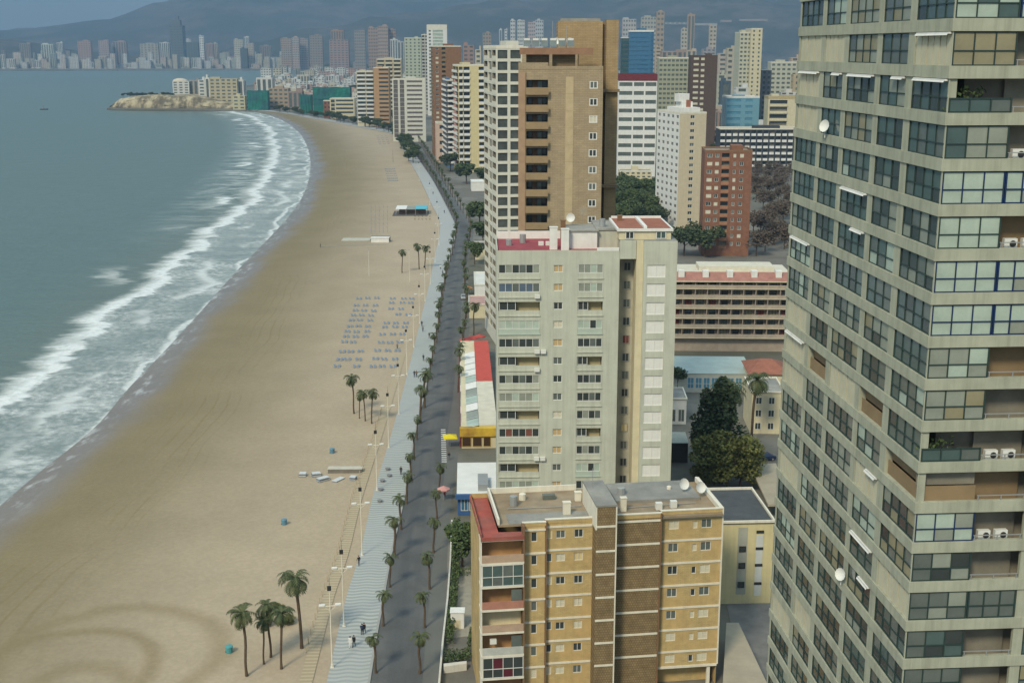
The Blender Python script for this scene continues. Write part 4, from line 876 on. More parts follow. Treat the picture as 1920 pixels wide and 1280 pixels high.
tower('orange brick end block with banded balconies facing the sea', 700, 728, 128, 1330, 30, 2, mat('orange_brick', (0.44, 0.27, 0.14), var=0.12), 14, [(.35, .98, 's')], side=even(3, .8, kd='B'), paras=CREAMW)
tower('cream balcony block with wide terraces on the beach front', 668, 704, 135, 1340, 30, 2, CREAMW, 13, [(.03, .45, 'B'), (.5, .98, 'B')], side=even(3, .8, kd='B'), paras=WHITE, glassm=GTEAL)
tower('flat topped beige block with long balcony bands behind the beach front', 706, 752, 112, 1420, 26, 2, mat('beige_render', (0.52, 0.42, 0.28), var=0.1), 15, even(3, .8, kd='B'), glassm=GGREY, paras=CREAMW)
tower('low cream block with roof terraces under the green netting', 618, 664, 186, 1480, 26, 3, CREAMW, 5, [(.05, .2, 'q'), (.25, .95, 's')], huts=0, name='low_block', cat='building')
tower('small red and white house front beside the low cream block', 606, 620, 190, 1490, 14, 3, REDBR, 4, even(2, .4), huts=0, name='low_block', cat='building')
# --- inland row
tower('white banded tower with a maroon roof and curved look of stacked terraces', 1160, 1232, 152, 805, 26, -3, WHITE, 11, [(.02, .36, 's'), (.40, .66, 's'), (.70, .98, 's')], glassm=GGREY, slab=mat('maroon_fascia', (0.16, 0.03, 0.035)), rim=4.2, parts=False, roofm=mat('maroon_roof', (0.2, 0.04, 0.045)), huts=0)
r_, w_, h_ = tower('white tower with a gridded window face and a cream end wall in the middle distance', 1275, 1327, 214, 560, 27, 15, WHITE, 17, [(.40, .56, 'w')], side=even(5, .5), parts=True, huts=0, pan=[GDARK, GDARK, GGREY], frontm=mat('cream_end_wall', (0.58, 0.49, 0.35), streak=0.1, var=0.07))
def white_tower_extras():
    m = MB(); m.box(w_*.15, w_*.85, 3, 20, h_, h_+2.6, 0); m.box(w_*.3, w_*.7, 7, 14, h_+2.6, h_+5.0, 0); m.box(w_*.45, w_*.62, 6.9, 7.0, h_+2.6, h_+5.8, 1); m.box(w_*.2, w_*.6, 8, 13, h_+5.0, h_+8.5, 0); m.build('roof_hut', [WHITE, TERR], r_)
white_tower_extras()
tower('red brick block with white bay windows and a flat grey roof beside the white tower', 1322, 1410, 285, 490, 17, -4, REDBR, 13, [(.05, .16, 'w'), (.22, .30, 'w'), (.36, .52, 'b'), (.60, .66, 'w'), (.74, .82, 'w')], parts=True, paras=mat('brick_parapet', (0.33, 0.17, 0.10)), pan=[SHUT, GGREY, GDARK], slab=BRNW)
tower('hotel block with a black and white grid of square balconies', 1350, 1500, 243, 830, 18, -1, mat('charcoal_recess_wall', (0.05, 0.055, 0.065)), 7, even(13, .72, kd='b'), paras=WHITE, parts=True, cat='hotel', name='hotel', huts=1)
tower('tall blue glass tower with white corner fins', 1180, 1226, 60, 1150, 24, -3, mat('blue_cladding', (0.055, 0.16, 0.28), rough=0.25, var=0.08, spec=0.5), 24, [(.02, .8, 's'), (.9, .98, 'v')], glassm=GBLUE, slab=WHITE, rim=1.5)
tower('narrow teal glass wing beside the tall blue glass tower', 1165, 1181, 72, 1165, 24, -3, mat('teal_cladding', (0.04, 0.10, 0.12), rough=0.3), 22, [(.1, .9, 's')], glassm=GTEAL, huts=0)
tower('grey green office style slab with thin floor bands', 1236, 1297, 110, 1000, 22, -2, mat('grey_green_render', (0.36, 0.37, 0.27), var=0.1), 20, even(8, .7), glassm=GGREY)
tower('dark brown slab tower with small white shutters', 1296, 1345, 106, 955, 22, -3, DARKBR, 18, [(.38, .52, 'w'), (.1, .3, 's')], glassm=SHUT, slab=DARKBR)
tower('tall cream tower with stepped top and fine vertical fins', 1388, 1410, 62, 1100, 26, 0, mat('pale_sage_render', (0.50, 0.49, 0.38), var=0.1), 26, even(3, .6), glassm=GGREY)
tower('cream shaft forming the higher half of the stepped tall tower', 1409, 1430, 55, 1096, 28, 0, CREAMW, 27, even(2, .3), glassm=GGREY, huts=0)
tower('squat cyan glass block with white corner frames', 1362, 1424, 184, 985, 24, -2, mat('cyan_cladding', (0.16, 0.33, 0.44), rough=0.3, var=0.1), 9, [(.03, .45, 's'), (.58, .8, 's')], glassm=GCYAN, slab=WHITE, rim=1.4)
tower('cream hotel with rows of shaded balconies and a flat projecting roof', 1441, 1500, 186, 960, 22, -3, CREAMW, 8, [(.05, .6, 'B')], cat='hotel', name='hotel', rim=2.2, slab=mat('ochre_fascia', (0.45, 0.36, 0.2)))
tower('pale sage block behind the cream hotel', 1446, 1494, 118, 1200, 22, -3, mat('pale_sage_render2', (0.47, 0.47, 0.38), var=0.1), 16, even(5, .6), glassm=GGREY)
tower('dark grey narrow block between the tall cream tower and the cream hotel', 1429, 1447, 132, 1130, 20, -3, mat('slate_render', (0.13, 0.14, 0.16), var=0.1), 14, even(2, .5), huts=0)
tower('tall white tower with a green-glazed middle, highest of the old seafront cluster', 800, 838, 56, 1550, 26, 3, WHITE, 26, [(.1, .2, 'b'), (.3, .8, 'q')], glassm=GMINT, rim=6, side=even(3, .7, kd='b'))
tower('brown and white tower seen partly behind the tall white tower', 790, 803, 66, 1580, 26, 3, mat('grey_white_render', (0.46, 0.46, 0.42), var=0.1), 24, even(2, .7, kd='b'))
tower('pale green slab tower above the roofs of the seafront bend', 758, 789, 72, 1700, 24, 2, mat('pale_green_render', (0.44, 0.47, 0.37), var=0.1), 22, even(4, .4), glassm=GGREY)

tower('pale low block at the foot of the white banded tower', 1162, 1222, 322, 770, 16, -2, CREAMW, 3, even(6, .55), glassm=GGREY, huts=1, name='low_block', cat='building')
# ================================================================ LOW BUILDINGS NEAR THE CAMERA
def low_box(name, label, p0, p1, Y0, D, h, rot, wallm, roofm, cat='building', rim=0.3, base=0.0):
    """plain low body: front edge between two columns of the photo at distance Y0"""
    A = ap(p0[0], p0[1], Y0); B = ap(p1[0], p1[1], Y0); Wd = B.x-A.x
    rt = empty(name, (A.x, Y0, base), R(rot)); tag(rt, label, cat)
    m = MB(); m.box(0, Wd, 0, D, 0, h, 0); m.build('wall', [wallm], rt)
    m = MB(); m.box(-0.15, Wd+0.15, -0.15, D+0.15, h+0.002, h+0.12, 0); 
    if rim:
        for q in ((-0.15, Wd+0.15, -0.15, 0.1), (-0.15, Wd+0.15, D-0.1, D+0.15), (-0.15, 0.1, 0.1, D-0.1), (Wd-0.1, Wd+0.15, 0.1, D-0.1)): m.box(*q, h+0.12, h+0.12+rim, 1)
    m.build('roof', [roofm, BAND], rt)
    return rt, Wd
def windows_on(rt, P, lst, face, frame=FWHITE, pan=GDARK, cols=2, rows=1, name='window'):
    for (u, z, w, h) in lst:
        fm, pm = win_mesh(w, h, cols, rows, frame, [pan] if not isinstance(pan, list) else pan, 0.08)
        o = put(name, fm, rt, P(u, z, -0.02), FROT[face]); put('pane', pm, o)
# blue and white seafront bar
Yb = 207; rt, wb = low_box('seafront_bar', 'white roofed bar with blue trim and blue windows beside the road', (858, 930), (935, 930), Yb, 16.5, 4.0, 2, mat('blue_trim_paint', (0.045, 0.11, 0.27), var=0.12), mat('white_roof_sheet', (0.70, 0.71, 0.70), var=0.1, scale=0.3), cat='bar', rim=0)
windows_on(rt, fmap('f', wb, 16), [(1.2+1.5*i, 0.9, 1.3, 2.4) for i in range(4)], 'f', FWHITE, GBLUE, 2, 1)
g = MB(); g.box(3.6, 5.4, 1.0, 7.0, 4.12, 5.3); g.build('roof_duct', METG, rt)
g = MB(); g.box(-0.4, wb, -0.9, -0.2, 3.3, 4.1); g.build('fascia', mat('blue_trim_paint', (0.045, 0.11, 0.27)), rt)
# terrace restaurant with glazed canopy and red roof
def restaurant():
    A = gp(864, 842); B = gp(872, 690); rt = empty('restaurant', (A.x, A.y, 0), R(2.5)); tag(rt, 'long seafront restaurant with a white glazed canopy, red roof strip and yellow front', 'restaurant')
    L = (B-A).length; Wd = ap(933, 842, A.y).x-A.x; h = 4.2
    m = MB(); m.box(0.2, Wd, 0.6, L+14, 0, h-0.3, 0); m.build('wall', [CREAMW], rt)
    n = 11
    for i in range(n):
        g = MB(); y0, y1 = 2+(L-2)*i/n, 2+(L-2)*(i+1)/n-0.35
        g.quad((0, y0, h-0.6), (Wd*0.5, y0, h+0.3), (Wd*0.5, y1, h+0.3), (0, y1, h-0.6)); g.quad((0, y0, h-0.68), (Wd*0.5, y0, h+0.22), (Wd*0.5, y1, h+0.22), (0, y1, h-0.68)); g.build('canopy_panel', [[GCURT, GMINT, WHITE][(i*2+1) % 3] if i < 7 else WHITE], rt)
    m = MB()
    for i in range(n+1): y = 2+(L-2)*i/n-0.3; m.quad((0, y, h-0.5), (Wd*.5, y, h+0.42), (Wd*.5, y+0.25, h+0.42), (0, y+0.25, h-0.5))
    m.box(-0.25, -0.02, 1.5, L, 0, h-0.5, 1); m.build('canopy_frame', [FWHITE, mat('maroon_awning', (0.25, 0.05, 0.06))], rt)
    m = MB(); m.box(Wd*0.5+0.05, Wd, 2, L*0.55, h-0.25, h+0.35); m.build('roof', [mat('cream_roof_sheet', (0.60, 0.56, 0.46), var=0.12)], rt)
    m = MB(); m.box(Wd*0.5+0.05, Wd, L*0.55+0.1, L+11, h-0.25, h+0.45); m.build('tiled_roof', [mat('bright_red_roof', (0.50, 0.085, 0.065), var=0.12)], rt)
    m = MB(); m.box(-0.2, Wd, 0.2, 1.9, h-1.6, h+0.1); m.build('sign_band', [mat('yellow_sign_paint', (0.62, 0.42, 0.05), var=0.15, alt=(0.35, 0.2, 0.04))], rt)
    windows_on(rt, lambda u, v, d: (u, 0.55+d, v), [(1.2, 0.4, 1.9, 2.0), (3.4, 0.4, 1.9, 2.0), (5.4, 0.4, 1.5, 2.0)], 'f', mat('ochre_frame', (0.45, 0.30, 0.06)), mat('brown_glass', (0.06, 0.035, 0.02), rough=0.2), 1, 1)
restaurant()
low_box('kiosk_house', 'pale shop with a pink awning just beyond the restaurant roof', (880, 640), (930, 640), 372, 14, 4.0, 2, CREAMW, mat('pinkish_roof', (0.45, 0.28, 0.25), var=0.2), cat='shop')
low_box('flat_roofed_shop', 'white flat roofed shop by the palm at the roadside', (890, 570), (931, 570), 402, 24, 4.5, 2, WHITE, mat('white_roof_felt', (0.62, 0.61, 0.57), var=0.14, scale=0.3), cat='shop')
low_box('flat_roofed_shop', 'small beige flat roofed shop further along the road beyond the palms', (890, 510), (931, 510), 480, 16, 4.5, 2, CREAMW, ROOFG, cat='shop')
low_box('flat_roofed_shop', 'tiny white roadside pavilion with trees around it at the bend', (884, 332), (908, 332), 720, 14, 5, 4, WHITE, WHITE, cat='pavilion')
# cream stair block with a dark roof
rt, wc = low_box('stair_block', 'small cream four storey block with a dark flat roof tucked beside the yellow block', (1352, 985), (1453, 985), 171, 14, 12.6, 3, mat('butter_render', (0.60, 0.52, 0.30), streak=0.12, var=0.07), ROOFD, cat='building', rim=0.35)
P = fmap('f', wc, 14); m = MB(); m.box(2.6, 4.0, -0.03, 0, 1.5, 12.0); m.box(5.3, 6.3, -0.04, 0, 1.2, 10.8, 1); m.build('render_panel', [mat('grey_render_strip', (0.36, 0.36, 0.31), var=0.12), mat('white_panel_strip', (0.55, 0.57, 0.56), var=0.1)], rt)
windows_on(rt, lambda u, v, d: (u, -0.06, v), [(3.3, z, 1.0, 0.9) for z in (2.6, 5.6, 8.2)]+[(5.8, z, 1.1, 0.4) for z in (3.0, 5.9, 8.5, 11.1)], 'f', METD, GDARK, 1, 1)
# terraced hotel with red roof
def terraced_hotel():
    Y = 330; A = ap(1258, 520, Y); B = ap(1484, 520, Y); Wd = B.x-A.x; zt = A.z; rt = empty('hotel', (A.x, Y, 0), R(-2)); tag(rt, 'six storey brown terraced hotel with long cream balcony bands and a red tiled roof edge', 'hotel')
    rows = 7; fh = zt/rows*0.93; m = MB(); m.box(0, Wd, 0, 16, 0, zt, 0); m.build('wall', [mat('brown_pink_render', (0.36, 0.295, 0.24), var=0.15)], rt)
    rnd = random.Random(2)
    for k in range(rows-1):
        z = zt-fh*(k+1); g = MB(); g.box(-0.2, Wd+0.2, -1.7, -0.005, z-0.2, z); g.box(-0.2, Wd+0.2, -1.7, -1.58, z, z+0.12, 0); g.box(-0.1, Wd+0.1, -1.68, -1.6, z+0.12, z+1.0, 1); g.build('balcony', [mat('buff_slab_edge', (0.50, 0.43, 0.32), var=0.12), mat('brown_balustrade', (0.38, 0.315, 0.25), var=0.2)], rt)
        for i in range(10):
            u = Wd*(i+0.5)/10; fm, pm = win_mesh(1.7, 2.0, 2, 1, METD, [rnd.choice([GDARK, GGREY, GBEIG, mat('red_curtain', (0.22, 0.06, 0.045)), GDARK, GGREY, GDARK])], 0.06); o = put('window', fm, rt, (u, -0.02, z+0.1)); put('pane', pm, o)
        for i in range(11):
            u = Wd*i/10; g = MB(); g.box(u-0.08, u+0.08, -1.55, -0.05, z, z+fh-0.22); g.build('party_screen', [mat('brown_pink_render', (0.29, 0.20, 0.145))], rt)
    m = MB(); m.quad((-0.3, -2.0, zt-0.6), (Wd+0.3, -2.0, zt-0.6), (Wd+0.3, 1.2, zt+1.4), (-0.3, 1.2, zt+1.4)); m.quad((-0.3, -2.0, zt-0.75), (Wd+0.3, -2.0, zt-0.75), (Wd+0.3, 0, zt-0.75), (-0.3, 0, zt-0.75)); m.box(-0.3, Wd+0.3, -2.05, -1.95, zt-0.85, zt-0.58, 1); m.build('tiled_roof', [mat('dusty_red_tiles', (0.34, 0.165, 0.135), var=0.2), CREAMW], rt)
    m = MB(); m.box(0, Wd, 1.3, 16, zt, zt+0.9); m.box(8, Wd-4, 5, 13, zt+0.9, zt+2.2); m.build('roof', [mat('cream_roof_sheet', (0.60, 0.56, 0.46))], rt)
    for i in range(5):
        u = Wd*(i+0.3)/5; g = MB(); g.box(u, u+1.6, -0.8, 1.2, zt+0.2, zt+2.0); g.build('dormer', [WHITE], rt)
terraced_hotel()
# pool hall, its neighbours and the house by the tower's foot
rt, wp_ = low_box('pool_hall', 'pale green roofed pool hall with a row of blue windows', (1262, 712), (1412, 712), 288, 17, 4.6, -2, mat('pale_render', (0.50, 0.50, 0.44), var=0.12), mat('pale_green_roof', (0.40, 0.47, 0.44), var=0.12, scale=0.3), cat='pool hall', rim=0)
windows_on(rt, fmap('f', wp_, 17), [(4.2+1.9*i, 1.0, 1.6, 2.7) for i in range(7)], 'f', FWHITE, GCYAN, 2, 2)
rt, w1 = low_box('villa', 'house with a hipped terracotta roof in front of the terraced hotel', (1408, 680), (1478, 680), 280, 12, 6.5, -3, CREAMW, TERR, cat='house', rim=0)
g = MB(); zz = 6.65; c4 = [(-0.6, -0.6, zz), (w1+0.6, -0.6, zz), (w1+0.6, 12.6, zz), (-0.6, 12.6, zz)]; a5, b5 = (w1*0.35, 6, zz+2.2), (w1*0.65, 6, zz+2.2)
g.face([c4[0], c4[1], b5, a5]); g.face([c4[1], c4[2], b5]); g.face([c4[2], c4[3], a5, b5]); g.face([c4[3], c4[0], a5]); g.build('hipped_roof', TERR, rt)
windows_on(rt, fmap('f', w1, 12), [(1.8, 1.2, 1.1, 1.4), (5.0, 1.2, 1.1, 1.4), (1.8, 4.0, 1.1, 1.4), (5.0, 4.0, 1.1, 1.4)], 'f')
rt, w2 = low_box('villa', 'cream three storey house with shaded balconies behind the tall palm', (1410, 740), (1470, 740), 255, 12, 9.0, -3, CREAMW, ROOFG, cat='house')
windows_on(rt, fmap('f', w2, 12), [(u, z, 1.3, 1.5) for u in (1.5, 4.2) for z in (1.0, 3.8, 6.6)], 'f')
rt, w3 = low_box('garden_house', 'grey roofed garden house with a glazed front beside the conifers', (1240, 760), (1287, 760), 262, 9, 5.5, -2, WHITE, ROOFG, cat='house')
windows_on(rt, fmap('f', w3, 9), [(2.4, 0.6, 1.6, 2.8), (4.4, 0.6, 1.4, 2.8)], 'f', FWHITE, GGREY)
low_box('garden_house', 'pale sage roofed shed between the grey tower and the conifers', (1238, 830), (1290, 830), 236, 7, 4.0, -2, mat('dark_shed_wall', (0.06, 0.055, 0.05)), mat('sage_roof_sheet', (0.34, 0.37, 0.33), var=0.12), cat='shed', rim=0)
# flat canopies and ramps between the blocks
g = MB(); pts = [gp(1355, 1285, 2.5), gp(1440, 1285, 2.5), gp(1385, 1168, 2.5), gp(1362, 1168, 2.5)]; g.prism([(p.x, p.y) for p in pts], 2.2, 2.6, 0)
tag(g.build('forecourt_canopy', mat('tan_canopy_sheet', (0.36, 0.315, 0.24), var=0.14, scale=0.3)), 'flat tan canopy roof on the ground beside the yellow block', 'canopy')
g = MB(); pts = [gp(1405, 870, 3), gp(1455, 868, 3), gp(1480, 945, 3), gp(1440, 945, 3)]; g.prism([(p.x, p.y) for p in pts], 2.6, 3.0, 0)
tag(g.build('garage_roof', mat('tan_canopy_sheet', (0.36, 0.315, 0.24))), 'flat tan garage roof below the concrete tower by the conifers', 'garage')
# ================================================================ FAR TOWN, OLD TOWN, HEADLAND
def cmat(c, k=None): return mat('render_%02d_%02d_%02d' % tuple(int(q*100) for q in c), c, var=0.1, scale=0.15)
CW, CC, CP, CB, CG, CT = (0.58,0.58,0.55), (0.52,0.46,0.33), (0.47,0.28,0.22), (0.33,0.22,0.14), (0.40,0.44,0.37), (0.30,0.28,0.25)
def far_block(label, p0, p1, pyt, Y, col, D=None, rot=0, rows=None, n=None, group=None, cat='tower block', name='far_tower', base=0.0, hut=True, split=None, gl=GGREY, seed=1, taper=0):
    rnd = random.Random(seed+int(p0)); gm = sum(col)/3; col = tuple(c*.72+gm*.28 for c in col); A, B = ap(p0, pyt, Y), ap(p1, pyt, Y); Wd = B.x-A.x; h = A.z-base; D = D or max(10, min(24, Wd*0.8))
    m = MB(); rows = rows or max(2, min(14, int(h/5))); n = n or max(1, min(5, int(Wd/6))); fh = h/rows
    for f, width in (('f', Wd), ('l', D), ('r', D), ('b', Wd)):
        P = fmap(f, Wd, D); nn = n if f == 'f' else 2; ops = []
        if f != 'b':
            vert = (seed+int(p0)) % 3 == 0
            for (a, b, _) in even(nn, 0.58):
                if vert: ops.append((a*width, b*width, fh*0.7, h-fh*0.4, 0.5, 1, 0))
                else:
                    for k in range(rows): ops.append((a*width, b*width, fh*k+fh*0.35, fh*k+fh*0.8, 0.5, 1, 0))
        wall(m, P, 0, width, 0, h, ops, 0)
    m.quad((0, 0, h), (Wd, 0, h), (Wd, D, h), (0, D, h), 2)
    if hut: w = Wd*rnd.uniform(.25, .5); u = rnd.uniform(0, Wd-w); m.box(u, u+w, D*.3, D*.7, h, h+rnd.uniform(2, 4.5), 0)
    if taper: m.box(Wd*.2, Wd*.8, D*.2, D*.8, h, h+taper, 0); m.box(Wd*.36, Wd*.64, D*.36, D*.64, h+taper, h+taper*1.7, 0)
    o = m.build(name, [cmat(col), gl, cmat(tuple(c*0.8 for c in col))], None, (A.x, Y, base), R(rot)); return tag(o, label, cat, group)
FS = [  # the far shore skyline: label, left, right, top, distance, colour
 ('brownish tower block on the far shore left of the first pale tower', 36, 56, 82, 5400, (0.33,0.26,0.22)), ('pale mint tower standing out on the far shore near its seaward end', 77, 99, 83, 5300, (0.55,0.60,0.50)),
 ('small white tower just right of the pale mint tower on the far shore', 106, 117, 80, 5600, CW), ('pink rounded cluster tower on the far shore between two white ones', 145, 169, 77, 5500, CP), ('white and rose slab on the far shore, second of the rose towers', 184, 203, 76, 5450, (0.45,0.30,0.28)),
 ('rose coloured slab with a pale edge left of the dark skyscraper', 211, 236, 78, 5500, (0.43,0.27,0.24)), ('beige grey block close to the left foot of the dark skyscraper', 262, 296, 82, 5500, (0.42,0.38,0.30)), ('white square block touching the dark skyscraper on its seaward side', 299, 317, 80, 5350, CW),
 ('dark teal block to the right of the dark skyscraper', 346, 371, 80, 5500, (0.12,0.17,0.17)), ('needle thin white tower right of the dark skyscraper', 373, 381, 67, 5300, (0.66,0.66,0.63)), ('short white cap tower between skyscraper and needle tower', 348, 357, 74, 5700, CW),
 ('salmon slab right of the needle thin white tower', 385, 399, 82, 5300, (0.47,0.25,0.19)), ('cream slab backing the salmon slab', 399, 408, 81, 5400, CC), ('broad beige tower left of the blue black block', 438, 455, 74, 5300, CC), ('thin white tower peeking above the blue black block', 457, 466, 69, 5600, (0.62,0.61,0.58)),
 ('blue black block between two beige towers', 450, 463, 91, 5200, (0.05,0.08,0.13)), ('beige tower right of the blue black block', 462, 475, 82, 5250, (0.48,0.40,0.30)), ('brown low tower right of the beige pair', 487, 508, 86, 5400, (0.30,0.22,0.19)),
 ('first striped terracotta tower of the middle skyline cluster', 526, 546, 72, 5000, (0.42,0.28,0.20)), ('second striped rose tower of the middle skyline cluster', 547, 560, 70, 4900, (0.46,0.33,0.28)), ('third striped tower of the middle cluster, slightly greyer', 561, 577, 73, 4950, (0.38,0.30,0.26)), ('broad brown tower ending the middle cluster', 580, 604, 66, 4800, (0.31,0.23,0.18)),
 ('orange topped brick tower rising above the rose slab', 620, 644, 57, 4300, (0.42,0.22,0.12)), ('rose slab standing in front of the orange topped tower', 617, 653, 75, 4200, (0.38,0.23,0.20)), ('grey brown tower left of the big fluted brick tower', 664, 684, 58, 4200, (0.30,0.26,0.23)), ('first fluted brick tower of the tall trio', 690, 708, 52, 3900, (0.40,0.25,0.17)), ('second fluted brick tower, tallest of the trio', 708, 727, 49, 3850, (0.43,0.28,0.19)), ('third fluted brick tower of the trio, with a white roof hut', 727, 742, 55, 3880, (0.37,0.23,0.16)),
 ('whitish block at the foot of the brick trio', 731, 745, 74, 3600, CW), ('pale block left of the pale green slab tower', 745, 757, 78, 3400, (0.42,0.43,0.42)), ('rosy brown tower right of the rusty brown tower', 868, 889, 85, 1900, (0.36,0.20,0.16)), ('cream tower end beside the white gridded tower', 891, 902, 93, 1500, CC), ('tan tower far behind the white gridded tower', 905, 921, 62, 3000, (0.36,0.27,0.19)),
 ('first of two slim silver towers on the horizon', 936, 941, 55, 4300, (0.60,0.60,0.58)), ('second of two slim silver towers on the horizon', 946, 951, 55, 4300, (0.62,0.62,0.60)), ('tall slim white tower above the solar panels', 957, 966, 38, 4200, (0.62,0.60,0.56)), ('tall wider white tower above the solar panels', 970, 984, 38, 4150, (0.60,0.58,0.52)), ('pink capped tower above the solar panels', 990, 1004, 42, 4250, (0.55,0.40,0.37)), ('grey white tower touching the tan slab', 1004, 1019, 38, 4000, (0.50,0.50,0.50)),
 ('pinkish grey block behind the blue glass tower', 1168, 1193, 36, 3200, (0.48,0.43,0.41)), ('beige hillside block behind the blue glass tower', 1203, 1231, 32, 3900, (0.46,0.41,0.30)), ('tall tan skyscraper right of the blue glass tower', 1232, 1246, 22, 2900, (0.42,0.29,0.18)), ('second tall tan skyscraper, right of a dark gap', 1290, 1303, 27, 2950, (0.42,0.28,0.17)), ('short cream tower left of the second tan skyscraper', 1278, 1289, 54, 2950, (0.52,0.44,0.32)), ('cream tower with a pale cap, right of the tan skyscrapers', 1331, 1344, 48, 3000, (0.52,0.42,0.29)),
 ('light tan block under the first tan skyscraper', 1229, 1240, 88, 2200, (0.50,0.36,0.22)), ('low pink roofed block above the grey green slab', 1241, 1290, 96, 2000, (0.36,0.25,0.20)), ('cream block with a pink top beside the dark brown slab', 1288, 1306, 94, 1900, (0.50,0.38,0.28)), ('grey block behind the dark brown slab', 1318, 1342, 92, 2300, (0.33,0.30,0.32)),
 ('beige pile of stepped flats left of the tall cream tower', 1347, 1366, 100, 1500, (0.45,0.37,0.30)), ('tan slab beside the tall cream tower', 1364, 1388, 90, 1350, (0.45,0.40,0.30)), ('sage flat block below the stepped flats', 1345, 1362, 140, 1300, (0.42,0.43,0.32)), ('small dark blue cube above the cyan block', 1352, 1371, 152, 1250, (0.06,0.11,0.17)), ('white low block above the cyan block', 1380, 1404, 164, 1060, CW), ('pinkish houses block beside the concrete tower', 1484, 1512, 108, 1400, (0.48,0.36,0.27)), ('ochre block beside the concrete tower', 1488, 1512, 140, 1150, (0.50,0.38,0.20))]
for i, (lb, a, b, t, Y, c) in enumerate(FS): far_block(lb, a, b, t, Y, c, seed=i)
far_block('very tall dark tapering skyscraper alone above the far shore', 318, 341, 48, 5300, (0.13,0.15,0.17), D=50, rows=16, n=4, taper=22, hut=False, gl=GTEAL, name='skyscraper', cat='skyscraper')
# low rows along the far shore and across the flat town
rnd = random.Random(4)
PAL = [CW, CC, CW, CG, CP, (0.50,0.48,0.44), CB, CT, (0.44,0.36,0.26)]
lowi = 0
for k in range(72):
    px = 2+k*7.6+rnd.uniform(-2, 2); w = rnd.uniform(6, 15); t = rnd.uniform(106, 122) if k % 3 else rnd.uniform(98, 110)
    far_block(ordn(lowi)+' low block of the far waterfront row counting in from the open sea', px, px+w, t, rnd.uniform(5200, 5290), [CW, (0.66,0.62,0.52), CW, CC, (0.6,0.5,0.42), CG, CW, (0.55,0.42,0.34), CC][rnd.randrange(9)], seed=k, group='low blocks along the far shore', name='waterfront_block', cat='low block', hut=False); lowi += 1
for k in range(110):
    px = rnd.uniform(-4, 600); t = rnd.uniform(95, 116); w = rnd.uniform(5, 13)
    far_block(ordn(k)+' mid height block scattered behind the far waterfront row', px, px+w, t, rnd.uniform(5500, 6000), PAL[rnd.randrange(9)], seed=k, group='blocks behind the far waterfront', name='town_block', cat='block', hut=False)
for k in range(70):
    px = rnd.uniform(470, 790); Y = rnd.uniform(3000, 4700); h = rnd.uniform(12, 34); zc = Y*_c+(H-h)*_s; w = rnd.uniform(14, 30)*F/zc
    far_block(ordn(k)+' flat town block between the old town and the brick trio', px, px+w, 640-F*(Y*_s-(H-h)*_c)/zc, Y, PAL[rnd.randrange(9)], seed=k, group='blocks between old town and brick towers', name='flat_block', cat='block', hut=False)
def greenery(name, n, pick, size, seed):
    rr = random.Random(seed); m = MB()
    for k in range(n):
        x_, y_, hh = pick(rr); c = Vector((x_, y_, rr.random()*hh)); s = size*rr.uniform(.6, 1.4); u = Vector((rr.uniform(-1, 1), rr.uniform(-1, 1), rr.uniform(-.5, 1))).normalized()*s; v = u.cross(Vector((rr.uniform(-1, 1), rr.uniform(-1, 1), rr.uniform(-1, 1)))).normalized()*s*.8
        m.quad(c-u, c+v, c+u, c-v)
    return tag(m.build(name, LEAFM[0]), kind='stuff')
def pick_far(rr):
    px = rr.uniform(-60, 800); Y = rr.uniform(5320, 6100); zc = Y*_c+H*_s; x_ = (px-960)/F*zc; hh = 20*max(0, noise.noise(Vector((x_*.012, Y*.012, 2)))+.25)+3; return x_, Y, hh
def pick_inland(rr):
    px = rr.uniform(1140, 1510); Y = rr.uniform(1300, 5200); zc = Y*_c+H*_s; x_ = (px-960)/F*zc; hh = 15*max(0, noise.noise(Vector((x_*.01, Y*.006, 7)))+.12)+1; return x_, Y, hh
greenery('distant_wood', 9000, pick_far, 5.5, 1); greenery('distant_wood', 9000, pick_inland, 3.2, 2)
ti = 0
town = []
for k in range(210):                                    # the old town roofs between the two beaches
    x_ = rnd.uniform(470, 760); yb = rnd.uniform(150, 202) if x_ < 640 else rnd.uniform(140, 205)
    lim = 203+max(0, (x_-500))*0.125
    if yb > lim-6: continue
    town.append((gp(x_, yb).y, x_, yb))
town.sort()
for k, (Y, x_, yb) in enumerate(town):
    h = rnd.uniform(9, 19); w = rnd.uniform(13, 28); pxw = w*F/Y; t = 640-F*math.tan(math.atan((H-h)/Y)*-1+TH) if False else None
    A = gp(x_, yb); zc = A.y*_c+(H-h)*_s; yy = A.y*_s-(H-h)*_c; pyt = 640-F*yy/zc
    far_block(ordn(k)+' house of the old town, counting from the farthest roof to the nearest', x_, x_+pxw, pyt, A.y, [CW, CW, CC, CW, (0.55,0.50,0.42), CP, (0.50,0.52,0.50)][rnd.randrange(7)], D=w*.8, rot=rnd.uniform(-8, 8), rows=max(2, int(h/3)), seed=k, group='houses of the old town', name='town_house', cat='house')
ci = 0
city = []
for k in range(230):                                    # flat town inland, seen between the towers
    x_ = rnd.choice([rnd.uniform(1150, 1500), rnd.uniform(1345, 1500), rnd.uniform(860, 960)]); Y = rnd.choice([rnd.uniform(1000, 2000), rnd.uniform(1250, 4200)])
    if x_ < 1000 and Y < 1700: continue
    city.append((Y, x_))
city.sort(reverse=True)
